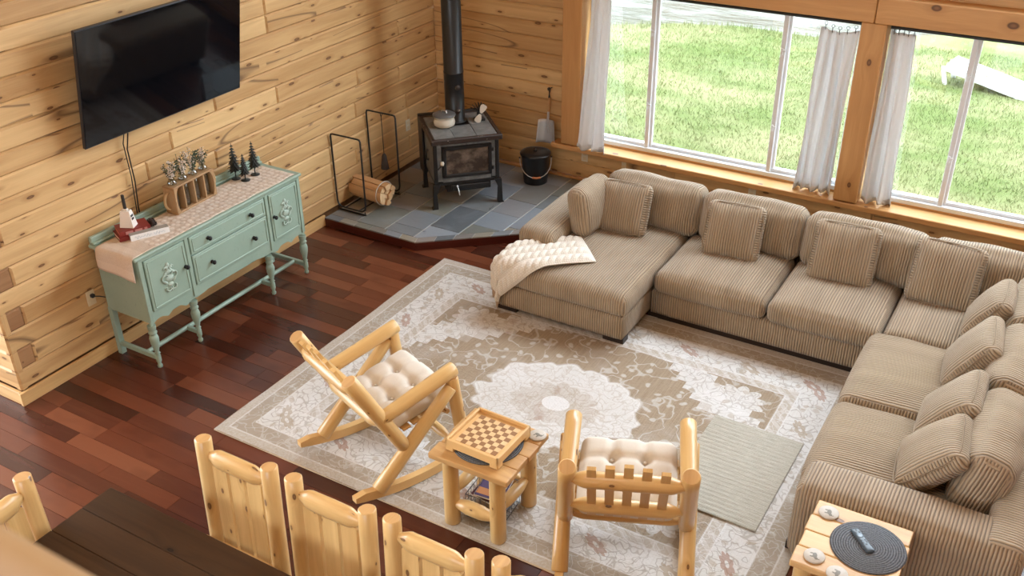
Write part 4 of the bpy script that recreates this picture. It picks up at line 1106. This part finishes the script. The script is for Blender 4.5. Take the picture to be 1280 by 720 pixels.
# ================================================================== RUGS
RX0, RX1, RY0, RY1 = -4.395, -.735, 3.495, 6.235
rug = thing('area_rug', 'large faded beige oriental area rug under the sofa and rockers', 'rug', ((RX0+RX1)/2, (RY0+RY1)/2, 0))
def rugf(u_, v_):
    x, y = lerp(RX0, RX1, u_)-(RX0+RX1)/2, lerp(RY0, RY1, v_)-(RY0+RY1)/2
    e = .006*sin(v_*19)*(u_ < .01)+.005*sin(u_*25)*(v_ < .01)
    return (x-e*(u_ < .01), y-e*(v_ < .01), .0105)
Geo().sheet(rugf, 60, 44).build('pile', 'rug_pile', rug)
hx, hy = (RX1-RX0)/2, (RY1-RY0)/2
Geo().box((0, 0, .005), (2*hx+.004, 2*hy+.004, .010), .003).build('backing', 'rug_edge', rug)
mt_ = thing('woven_mat', 'small grey flatwoven mat lying on the area rug', 'mat', (-1.278, 4.812, .0105), radians(-.8))
def matf(u_, v_):
    return (lerp(-.298, .298, u_), lerp(-.46, .46, v_), .010+.0015*sin(v_*150)+.002*sin(v_*9+u_*3)+.002*(abs(v_-.38) < .006))
Geo().sheet(matf, 12, 160).build('weave', 'woven_mat', mt_)
Geo().box((0, 0, .004), (.60, .924, .0078), .003).build('mat_backing', 'woven_mat', mt_)

# ================================================================== SECTIONAL SOFA
sofa = thing('sectional_sofa', 'tan wide wale corduroy sectional sofa with chaise along the windows', 'sofa', (-1.6, 6.2, 0))
sd_ = [0]
def cush(name, c, half, r, rib, n=(16, 16, 6), bulge=(0, 0, .03), noise=.0035, rot=None, parent=sofa, pw=2, edge=0.0, mat='corduroy', label=None):
    sd_[0] += 1
    V, F = puff(half, r, n, bulge, pw, noise, sd_[0], edge)
    g = Geo().add(V, F, None, 0, True)
    if rot is None:
        g.xf(Matrix.Translation(Vector(c)-Vector(sofa.location)))
        return g.build(name, mat, parent, grain=rib, uvmode='rib', label=label)
    o = g.build(name, mat, parent, grain=rib, uvmode='rib', label=label)
    o.location = Vector(c)-(Vector(parent.location) if parent is not None else Vector((0, 0, 0))); o.rotation_euler = rot; return o
def span(name, x0, x1, y0, y1, z0, z1, r, rib, **k):
    return cush(name, ((x0+x1)/2, (y0+y1)/2, (z0+z1)/2), ((x1-x0)/2, (y1-y0)/2, (z1-z0)/2), r, rib, **k)
nb_ = dict(bulge=(0, 0, 0), noise=0.0)
BZ0, BZ1 = .055, .255
span('base', -3.575, -2.47, 5.725, 7.26, BZ0, BZ1, .02, 0, **nb_)             # chaise base
span('base', -2.465, .30, 6.205, 7.26, BZ0, BZ1, .02, 0, **nb_)
span('base', -.79, .30, 4.26, 6.20, BZ0, BZ1, .02, 1, **nb_)
span('backrest', -3.20, .32, 7.10, 7.31, BZ0, .615, .06, 0, n=(60, 6, 10), bulge=(0, 0, 0), noise=.002)
span('backrest', .13, .335, 4.22, 7.10, BZ0, .60, .06, 1, n=(6, 60, 10), bulge=(0, 0, 0), noise=.002)
span('armrest', -3.585, -3.255, 6.08, 7.27, BZ0, .575, .07, 0, n=(14, 30, 10), bulge=(0, 0, .025), noise=.002)
span('armrest', -.785, .33, 4.185, 4.495, BZ0, .575, .075, 0, n=(50, 16, 10), bulge=(0, 0, .025), noise=.002)
# seat cushions
span('seat_cushion', -3.58, -2.455, 5.712, 6.98, .25, .432, .06, 0, n=(44, 44, 8), bulge=(0, .012, .028), noise=.004, pw=5)
span('seat_cushion', -2.445, -1.575, 6.175, 6.98, .25, .425, .06, 0, n=(40, 30, 8), bulge=(0, .015, .05), pw=3)
span('seat_cushion', -1.565, -.77, 6.175, 6.98, .25, .425, .06, 0, n=(40, 30, 8), bulge=(0, .015, .05), pw=3)
span('seat_cushion', -.76, .10, 6.205, 6.98, .25, .42, .05, 0, n=(40, 30, 8), bulge=(0, .0, .045), pw=3)
span('seat_cushion', -.825, .12, 5.31, 6.195, .25, .43, .06, 1, n=(34, 36, 8), bulge=(.015, .0, .05), pw=3)
span('seat_cushion', -.825, .12, 4.505, 5.30, .25, .43, .06, 1, n=(34, 36, 8), bulge=(.015, .0, .05), pw=3)
# back cushions along the windows
tb = radians(-14)
def back_x(x0, x1, zt=.79, y=7.00):
    hgt = zt-.40; cush('back_cushion', ((x0+x1)/2, y, .40+hgt/2), ((x1-x0)/2, .125, hgt/2), .075, 0, n=(34, 8, 16), bulge=(.01, .05, .02), noise=.006, rot=(tb, 0, 0), pw=2.5)
back_x(-3.20, -2.375, .80); back_x(-2.365, -1.555, .80); back_x(-1.545, -.66, .80); back_x(-.65, .10, .80)
cush('back_cushion', (-3.185, 6.60, .645), (.085, .235, .205), .07, 1, n=(8, 22, 16), bulge=(.035, .01, .02), noise=.006, rot=(0, radians(-9), radians(-4)))
# back cushions along the right hand run
def back_y(y0, y1, zt=.80, x=.055):
    hgt = zt-.40; cush('back_cushion', (x, (y0+y1)/2, .40+hgt/2), (.115, (y1-y0)/2, hgt/2), .075, 1, n=(8, 34, 16), bulge=(.05, .01, .02), noise=.006, rot=(0, radians(13), 0), pw=2.5)
back_y(4.56, 5.33, .81); back_y(5.36, 6.12, .80); back_y(6.15, 6.86, .79, .07)
for (x, y) in ((-3.48, 5.80), (-2.56, 5.80), (-2.40, 6.28), (-.72, 4.36), (-.70, 6.10), (.22, 4.36), (-3.48, 7.15), (.22, 7.18)):
    Geo().box((x, y, .030), (.17, .09, .060), .004).build('foot', 'sofa_foot', sofa, world=True)
Geo().box((-1.55, 6.245, .031), (1.70, .03, .058)).build('plinth', 'sofa_foot', sofa, world=True)
Geo().box((-.755, 5.35, .031), (.03, 1.75, .058)).build('plinth', 'sofa_foot', sofa, world=True)

def pillow(label, c, rot, s=.225, th=.062, seed=0, rib=0):
    sd_[0] += 1
    V, F = puff((s, s*.97, th), .05, (26, 26, 8), (0.004, .004, .042), 2.2, .005, 100+seed, 0.0)
    V2 = []
    for p in V:
        e = max(abs(p.x)/s, abs(p.y)/(s*.97)); k = 1-.28*max(0, min(1, (e-.55)/.45))**2
        V2.append(Vector((p.x, p.y, p.z*k)))
    t = thing('throw_pillow', label, 'pillow', c, 0, 'corduroy throw pillows on the sofa'); t.rotation_euler = rot
    Geo().add(V2, F, None, 0, True).build('cover', 'corduroy', t, grain=rib, uvmode='rib')
    P = []
    for i in range(64):
        a = 2*pi*i/64; cx, cy = cos(a), sin(a); m = (abs(cx)**5+abs(cy)**5)**(-1/5)
        P.append((cx*m*s*.985, cy*m*s*.955, th*.62))
    Geo().tube(P, .005, 6, closed=True).build('seam_piping', 'corduroy', t)
    return t
lean = radians(66)
PL = [('beside the arm cushion on the chaise', (-2.94, 6.70, .640), (lean, 0, radians(4)), .215),
      ('on the seat between the chaise and the second back cushion joint', (-2.03, 6.73, .640), (lean, 0, radians(6)), .220),
      ('against the third back cushion from the chaise', (-1.20, 6.76, .645), (lean+.02, 0, radians(4)), .232),
      ('in the sofa corner seat below the narrow curtain window', (-.50, 6.80, .645), (lean, 0, radians(-3)), .235)]
for i, (lb, c, r_e, s) in enumerate(PL): pillow('tan corduroy throw pillow '+lb, c, r_e, s, seed=i)
PR = [('deepest in the inside corner of the sectional', (-.16, 6.40, .655), -88, 58, .205),
      ('on the corner end of the side seat run', (-.17, 5.83, .645), -84, 57, .225),
      ('where the two side seat cushions meet', (-.19, 5.20, .640), -88, 52, .222),
      ('lying back beside the armrest next to the end table', (-.20, 4.74, .625), -84, 47, .222)]
for i, (lb, c, rz_, ln_, s) in enumerate(PR): pillow('tan corduroy throw pillow '+lb, c, (radians(ln_), 0, radians(rz_)), s, seed=10+i)

# cable-knit throw draped over the chaise corner
thr = thing('knit_throw', 'cream cable knit throw draped over the chaise corner', 'blanket', (-3.3, 5.95, .45))
A0 = Vector((-3.01, 6.215)); dirv = Vector((-.62, -.56)).normalized(); side = Vector((-dirv.y, dirv.x)); LEN, WID = 1.02, .44
def throw(u_, v_, lift=0.0):
    s = v_*LEN; wv = (u_-.5)*WID*(1+.10*v_)
    p = A0+dirv*s+side*wv*-1
    x0, x1, y0, y1, r = -3.60, -2.4, 5.70, 7.2, .10
    ztop = .468+.012*sin(v_*5)
    qx, qy = max(p.x, x0+r), max(p.y, y0+r)
    dx, dy = p.x-qx, p.y-qy; dd = sqrt(dx*dx+dy*dy)
    arc = r*pi/2
    if dd < 1e-6: pos = Vector((p.x, p.y, ztop)); nrm = Vector((0, 0, 1))
    else:
        dn = Vector((dx/dd, dy/dd))
        if dd < arc: a = dd/r; hz, zz = r*sin(a), ztop-r*(1-cos(a)); nrm = Vector((dn.x*sin(a), dn.y*sin(a), cos(a)))
        else: hz, zz = r+.015*sin(u_*13+1)*(dd-arc)*4, ztop-r-(dd-arc); nrm = Vector((dn.x, dn.y, 0))
        pos = Vector((qx+dn.x*hz, qy+dn.y*hz, zz))
    # cables
    h = 0.0
    uu = u_*4; cc = uu-math.floor(uu); ph = s*105+math.floor(uu)*1.3
    if .12 < cc < .88:
        k = (cc-.5)/.38; h = .017*(abs(sin(ph*.5+k*1.5)))*sqrt(max(0, 1-k*k))+.004*sqrt(max(0, 1-k*k))
    else: h = -.003
    if v_ > .93: h = .003*abs(sin(u_*60))
    e = min(u_, 1-u_, v_, 1-v_)*12
    h = h*min(1, e)+.012*min(1, e*1.5)+.006*sin(u_*4+v_*3)
    pos += nrm*(h+lift)
    L = thr.location
    return (pos.x-L.x, pos.y-L.y, pos.z-L.z)
Geo().sheet(lambda u_, v_: throw(u_, v_*.935), 90, 150, (WID, LEN*.935)).build('knit_panel', 'knit', thr, solid=.010)
Geo().sheet(lambda u_, v_: throw(u_, .93+v_*.07), 90, 14, (WID, LEN*.07)).build('ribbed_hem', 'knit_hem', thr, solid=.012)

# ================================================================== LOG FURNITURE
def log(name, p0, p1, r0, r1=None, parent=None, seg=16, n=6, wob=.012, bev=.006, mats=('pine_log', 'log_end')):
    r1 = r1 or r0; p0, p1 = Vector(p0), Vector(p1)
    pts = [p0.lerp(p1, i/n) for i in range(n+1)]; rad = [lerp(r0, r1, i/n) for i in range(n+1)]
    return Geo().tube(pts, rad, seg, endmi=1, wob=wob, bev=bev).build(name, mats, parent)
def bullet(name, p0, p1, r, parent, tip=.42, tl=.11, flat=None, seg=14):
    # peeled rail: full round in the middle, drawn down to tenons at both ends
    p0, p1 = Vector(p0), Vector(p1); L = (p1-p0).length; ts = [0, tl*.25, tl*.6, tl, tl*1.25, .5, 1-tl*1.25, 1-tl, 1-tl*.6, 1-tl*.25, 1]
    rs = [tip, tip+.08, tip+.30, .92, 1, 1.02, 1, .92, tip+.30, tip+.08, tip]
    return Geo().tube([p0.lerp(p1, t) for t in ts], [r*q for q in rs], seg, flat=flat, wob=.012).build(name, 'pine_log', parent)
def slat(name, p0, p1, wx, th, parent, top=.03, mat='pine_log'):
    # flat board from p0 (bottom) to p1 (top) across local x, clipped corners at the top
    p0, p1 = Vector(p0), Vector(p1); d = (p1-p0); L = d.length; d.normalize(); nrm = Vector((1, 0, 0)).cross(d)
    prof = [(-wx/2, 0), (wx/2, 0), (wx/2, L-top), (wx/2-top*.8, L), (-wx/2+top*.8, L), (-wx/2, L-top)]
    V = []
    for s in (-1, 1):
        for a, l in prof: V.append(p0+Vector((a, 0, 0))+d*l+nrm*(s*th/2))
    n = len(prof); F = [list(range(n)), [n+i for i in range(n)][::-1]]+[[(i+1) % n, i, n+i, n+(i+1) % n] for i in range(n)]
    return Geo().add(V, F).build(name, mat, parent, grain=2)

def rocking_chair(label, loc, rz):
    t = thing('rocking_chair', label, 'rocking chair', loc, rz, 'log rocking chairs by the low table')
    for s in (-1, 1):
        xr = s*.335; ry = [(lerp(-.50, .52, i/14)) for i in range(15)]
        def arc(y): return .004+.34*y*y*.95
        V = []; F = []
        for i, y in enumerate(ry):
            z = arc(y); e = 1 if 0 < i < 14 else .55
            for dx, dz in ((-.022, 0), (.022, 0), (.022, .062*e), (-.022, .062*e)): V.append((xr+dx, y, z+dz))
        for i in range(14):
            for k in range(4): F.append([i*4+k, i*4+(k+1) % 4, (i+1)*4+(k+1) % 4, (i+1)*4+k][::-1])
        F += [[0, 1, 2, 3], [56, 59, 58, 57]]
        Geo().add(V, F).build('rocker', 'maple_light', t, grain=1)
        log('front_leg', (s*.325, .235, .645), (s*.335, .305, .085), .040, .044, t)
        log('brace_leg', (s*.345, .215, .59), (s*.335, -.335, .085), .040, .046, t)
        log('back_post', (s*.300, -.435, .90), (s*.325, -.125, .30), .046, .044, t)
        log('armrest', (s*.318, -.275, .565), (s*.315, .265, .690), .043, .047, t)
    bullet('back_rail', (-.29, -.405, .805), (.29, -.405, .805), .044, t)
    bullet('back_rail', (-.29, -.255, .505), (.29, -.255, .505), .042, t)
    bullet('seat_rail', (-.32, -.13, .335), (.32, -.13, .335), .036, t)
    bullet('seat_rail', (-.32, .20, .40), (.32, .20, .40), .036, t)
    bullet('stretcher', (-.33, .20, .20), (.33, .20, .20), .032, t)
    for k in range(5):
        x = -.18+.09*k; ex = .03*(1-abs(k-2)/2)
        slat('slat', (x, -.205, .40), (x, -.462, .925+ex), .047, .020, t, .004)
    for k in range(6): Geo().box((0, -.14+k*.07, .368+.0135*k), (.56, .055, .018), .003, Matrix.Rotation(radians(11), 3, 'X')).build('seat_slat', 'maple_light', t, grain=0)
    # tufted seat pad
    V, F = puff((.262, .245, .055), .045, (30, 28, 6), (.008, .008, .03), 3, .002, 5)
    V2 = []
    for p in V:
        q = Vector(p); dp = 0
        for bx_ in (-.09, .09):
            for by_ in (-.08, .08):
                dp += math.exp(-((q.x-bx_)**2+(q.y-by_)**2)/.0011)*.040
                dp += .010*math.exp(-((q.x-bx_)**2)/.0006)+.008*math.exp(-((q.y-by_)**2)/.0006)
        if q.z > 0: q.z -= dp
        V2.append(Matrix.Translation((0, .035, .462)) @ Matrix.Rotation(radians(11), 4, 'X') @ q)
    Geo().add(V2, F, None, 0, True).build('seat_pad', 'linen', t, grain=1)
    for bx_ in (-.09, .09):
        for by_ in (-.08, .08):
            Geo().lathe([(.011, 0), (.011, .004), (.0, .008)], Matrix.Translation((0, .035, .462)) @ Matrix.Rotation(radians(11), 4, 'X') @ Vector((bx_, by_, .036)), 10).build('tuft_button', 'linen', t)
    return t
rocking_chair('pine log rocking chair turned toward the sideboard side of the low table', (-3.215, 3.915, .0105), -.36)
rocking_chair('pine log rocking chair beside the small grey woven mat', (-1.60, 3.885, .0105), .40)

def log_table(name, label, loc, sx, sy, legs, rz=0):
    t = thing(name, label, 'table', loc, rz)
    z = .55-loc[2]; n = 4
    for k in range(n):
        y0 = -sy/2+k*sy/n; q = Geo().box((0, y0+sy/n/2, z-.019), (sx-(.012 if k % 2 else 0), sy/n-.0015, .038), .007, seg=2); q.build('top_plank', 'pine_top', t, grain=0)
    for (x, y) in legs: log('leg', (x, y, z-.036), (x*1.0, y, 0), .046, .048, t)
    xs = sorted(set(a for a, _ in legs)); ys_ = sorted(set(b_ for _, b_ in legs))
    for y in ys_: bullet('stretcher', (xs[0], y, .15), (xs[1], y, .15), .042, t, tl=.28)
    for x in xs: bullet('stretcher', (x, ys_[0], .21), (x, ys_[1], .21), .036, t, tl=.28)
    return t
T1 = log_table('log_side_table', 'low pine log table between the two rocking chairs', (-2.372, 3.712, .0105), .51, .485, [(-.172, -.148), (.138, -.148), (.138, .20), (-.172, .20)])
T2 = log_table('log_end_table', 'pine log end table against the sofa armrest', (-.41, 3.925, 0), .485, .50, [(-.185, -.17), (.185, -.17), (.185, .16), (-.185, .16)])
for nm, lb, c, rx_, ry_ in (('placemat', 'round charcoal woven placemat under the checkerboard', (-2.385, 3.715, .5504), .20, .20), ('placemat', 'round charcoal woven placemat under the remote on end table', (-.345, 3.945, .5504), .178, .178)):
    o = Geo().lathe([(.0, 0), (rx_, 0), (rx_+.003, .003), (rx_, .006), (0, .006)], seg=48).build(nm, 'bound_mat'); o.location = c; tag(o, lb, 'placemat')
# checkerboard box
cb = thing('checkerboard', 'maple game box with inlaid checkerboard on the low table', 'game board', (-2.375, 3.705, .5567), radians(-1.5))
BS = .158
fr = Geo()
for sx, sy_, lx, ly in ((0, -1, 2*BS+.03, .014), (0, 1, 2*BS+.03, .014), (-1, 0, .014, 2*BS+.03), (1, 0, .014, 2*BS+.03)):
    fr.box((sx*(BS+.008), sy_*(BS+.008), .049), (lx, ly, .052), .003)
fr.build('frame', 'maple_light', cb)
Geo().box((0, 0, .044), (2*BS, 2*BS, .02)).build('tray', 'maple_light', cb)
for sx in (-1, 1):
    for sy_ in (-1, 1): Geo().box((sx*(BS-.012), sy_*(BS-.012), .016), (.055, .055, .032), .004).build('corner_foot', 'maple_light', cb)
cs = 2*(BS-.026)/8
for i in range(8):
    for j in range(8):
        o = Geo().box(((i-3.5)*cs, (j-3.5)*cs, .0547), (cs-.0006, cs-.0006, .0025)).build('square', 'check_dark' if (i+j) % 2 else 'check_light', cb)
def coaster(label, x, y, z=.5502):
    t = thing('coaster', label, 'coaster', (x, y, z), random.uniform(0, 6), 'round stone coasters')
    Geo().lathe([(.0, 0), (.048, 0), (.051, .003), (.051, .008), (.048, .011), (.0, .011)], seg=24).build('disc', 'coaster_stone', t)
coaster('stone coaster at the checkerboard corner nearest the grey mat', -2.168, 3.90)
coaster('stone coaster behind the checkerboard near the arm of the rocker', -2.545, 3.905)
coaster('stone coaster on the end table close to the sofa armrest', -.575, 4.09)
coaster('stone coaster on the end table corner away from the armrest', -.555, 3.755)
coaster('stone coaster half under the placemat edge of the end table', -.43, 3.695)
# remote
rm = thing('remote_control', 'dark slim remote control lying on the round placemat', 'remote', (-.378, 3.966, .5567), radians(133))
V, F = puff((.082, .022, .008), .007, (12, 6, 4), (0, 0, .001)); Geo().add([p+Vector((0, 0, .008)) for p in V], F, None, 0, True).build('shell', 'remote_body', rm)
Geo().lathe([(.0, .0155), (.013, .0155), (.014, .0175), (.009, .018), (.0, .0175)], (.025, 0, 0), 16).build('ring_pad', 'remote_pad', rm)
for x, y in ((-.005, -.009), (-.005, .009), (-.02, -.009), (-.02, .009), (-.035, 0), (.05, -.009), (.05, .009), (.066, 0)):
    Geo().box((x, y, .0165), (.010, .008, .003), .001).build('button', 'remote_button', rm)

# wire basket with notebooks beneath the low table
wk = thing('wire_basket', 'grey wire basket standing on the rug under the low table', 'basket', (-2.39, 3.76, .0105), radians(4))
bw, bd_, bh = .115, .12, .17
for z in (.006, .06, .115, .17):
    Geo().tube([(-bw, -bd_, z), (bw, -bd_, z), (bw, bd_, z), (-bw, bd_, z)], .0025 if z < .17 else .004, 5, closed=True).build('hoop_wire', 'wire_grey', wk)
for k in range(8):
    x = -bw+2*bw*k/7
    Geo().tube([(x, -bd_, .17), (x, -bd_, .006), (x, bd_, .006), (x, bd_, .17)], .0018, 4).build('upright_wire', 'wire_grey', wk)
    y = -bd_+2*bd_*k/7
    Geo().tube([(-bw, y, .17), (-bw, y, .006), (bw, y, .006), (bw, y, .17)], .0018, 4).build('upright_wire', 'wire_grey', wk)
bg1 = Geo(); V, F = puff((.085, .09, .05), .04, (12, 12, 6), (0, 0, .015), 2, .006, 77); pg = Geo().add([p+Vector((0, 0, .05)) for p in V], F, None, 0, True)
o = pg.build('snack_bag', 'brown_wrap'); o.location = (-2.39, 3.76, .026); tag(o, 'brown wrapped packet lying in the bottom of the wire basket', 'packet')
def notebook(label, loc, rz, s, th, mats, tilt=0):
    t = thing('notebook', label, 'notebook', loc, rz); t.rotation_euler = (tilt, radians(3), rz)
    Geo().box((0, 0, th/2), (s[0], s[1], th), .001).build('pages', 'notebook_white', t)
    Geo().box((0, 0, th+.001), (s[0]-.006, s[1]-.006, .002)).build('cover', mats[0], t)
    if mats[1]: 
        q = Geo().lathe([(.0, .002), (.055, .002), (.055, 0)], (.02, .02, th+.0015), 24).build('cover_print', mats[1], t)
        if mats[2]: Geo().box((.0, -.055, th+.0022), (s[0]-.01, .05, .001)).build('cover_band', mats[2], t)
    for k in range(9): Geo().tube([(-s[0]/2+.004+.008*cos(a), -s[1]/2+.012+k*(s[1]-.024)/8, th/2+.010*sin(a)) for a in [2*pi*i/8 for i in range(8)]], .0012, 4, closed=True).build('spiral_coil', 'wire_grey', t)
notebook('dark purple spiral notebook lower of the two in the basket', (-2.385, 3.745, .175), radians(-4), (.17, .20, ), .008, ('notebook_maroon', None, None), radians(4))
notebook('purple and orange spiral notebook on top in the basket', (-2.375, 3.752, .190), radians(8), (.17, .20), .008, ('notebook_purple', 'notebook_white', 'notebook_orange'), radians(4))

# ================================================================== DINING SET
dt = thing('dining_table', 'long dark stained plank dining table', 'table', (-2.45, 1.73, 0))
TY0, TY1, TX0, TX1 = 1.20, 2.256, -3.70, -1.10
n = 6
for k in range(n):
    y0 = lerp(TY0, TY1, k/n)+.001; y1 = lerp(TY0, TY1, (k+1)/n)-.001
    Geo().box(((TX0+TX1)/2, (y0+y1)/2, .74), (TX1-TX0, y1-y0, .04), .003).build('top_plank', 'table_dark', dt, grain=0, world=True)
Geo().box(((TX0+TX1)/2, TY0+.09, .675), (TX1-TX0-.2, .03, .09), .003).build('apron', 'table_dark', dt, world=True); Geo().box(((TX0+TX1)/2, TY1-.09, .675), (TX1-TX0-.2, .03, .09), .003).build('apron', 'table_dark', dt, world=True)
for x in (TX0+.12, TX1-.12):
    for y in (TY0+.12, TY1-.12): Geo().box((x, y, .36), (.10, .10, .72), .008).build('leg', 'table_dark', dt, grain=2, world=True)
def dining_chair(label, loc, rz):
    t = thing('dining_chair', label, 'chair', loc, rz, 'pine log dining chairs')
    for s in (-1, 1):
        log('back_post', (s*.215, .025, 1.035), (s*.215, -.02, .0), .042, .044, t, n=8)
        log('front_leg', (s*.215, -.42, .43), (s*.215, -.42, 0), .040, .042, t)
        bullet('side_rail', (s*.215, -.02, .36), (s*.215, -.42, .36), .032, t)
        bullet('side_rail', (s*.215, -.02, .16), (s*.215, -.42, .16), .028, t)
    bullet('crest_rail', (-.195, .018, .945), (.195, .018, .945), .056, t, tip=.36, tl=.17, flat=(.62, 1.0) )
    bullet('lower_rail', (-.195, -.012, .375), (.195, -.012, .375), .036, t)
    bullet('front_rail', (-.2, -.42, .30), (.2, -.42, .30), .032, t)
    for k in range(3): slat('slat', (-.112+.112*k, -.006, .37), (-.112+.112*k, .016, .925), .092, .026, t, .028)
    for k in range(4): Geo().box((0, -.10-.108*k, .435), (.50, .105, .03), .008, seg=2).build('seat_plank', 'pine_top', t, grain=0)
    return t
dining_chair('pine log dining chair nearest the table corner by the sideboard', (-3.075, 2.515, 0), 0)
dining_chair('pine log dining chair second along the dark table from the sideboard corner', (-2.495, 2.515, 0), 0)
dining_chair('pine log dining chair third along the dark table from the sideboard corner', (-1.935, 2.525, 0), 0)
dining_chair('pine log dining chair fourth along the dark table from the sideboard corner', (-1.385, 2.545, 0), 0)
dining_chair('pine log dining chair at the head of the dark table', (-3.765, 1.70, 0), radians(97))

# loft railing in front of the viewer
rl = thing('loft_railing', 'peeled log top rail of the loft balcony', 'railing', (-1.6, .277, 3.0))
log('top_rail', (-1.9, 0, .474), (1.9, 0, .474), .055, .055, rl, seg=20, mats=('rail_pine', 'rail_pine'))
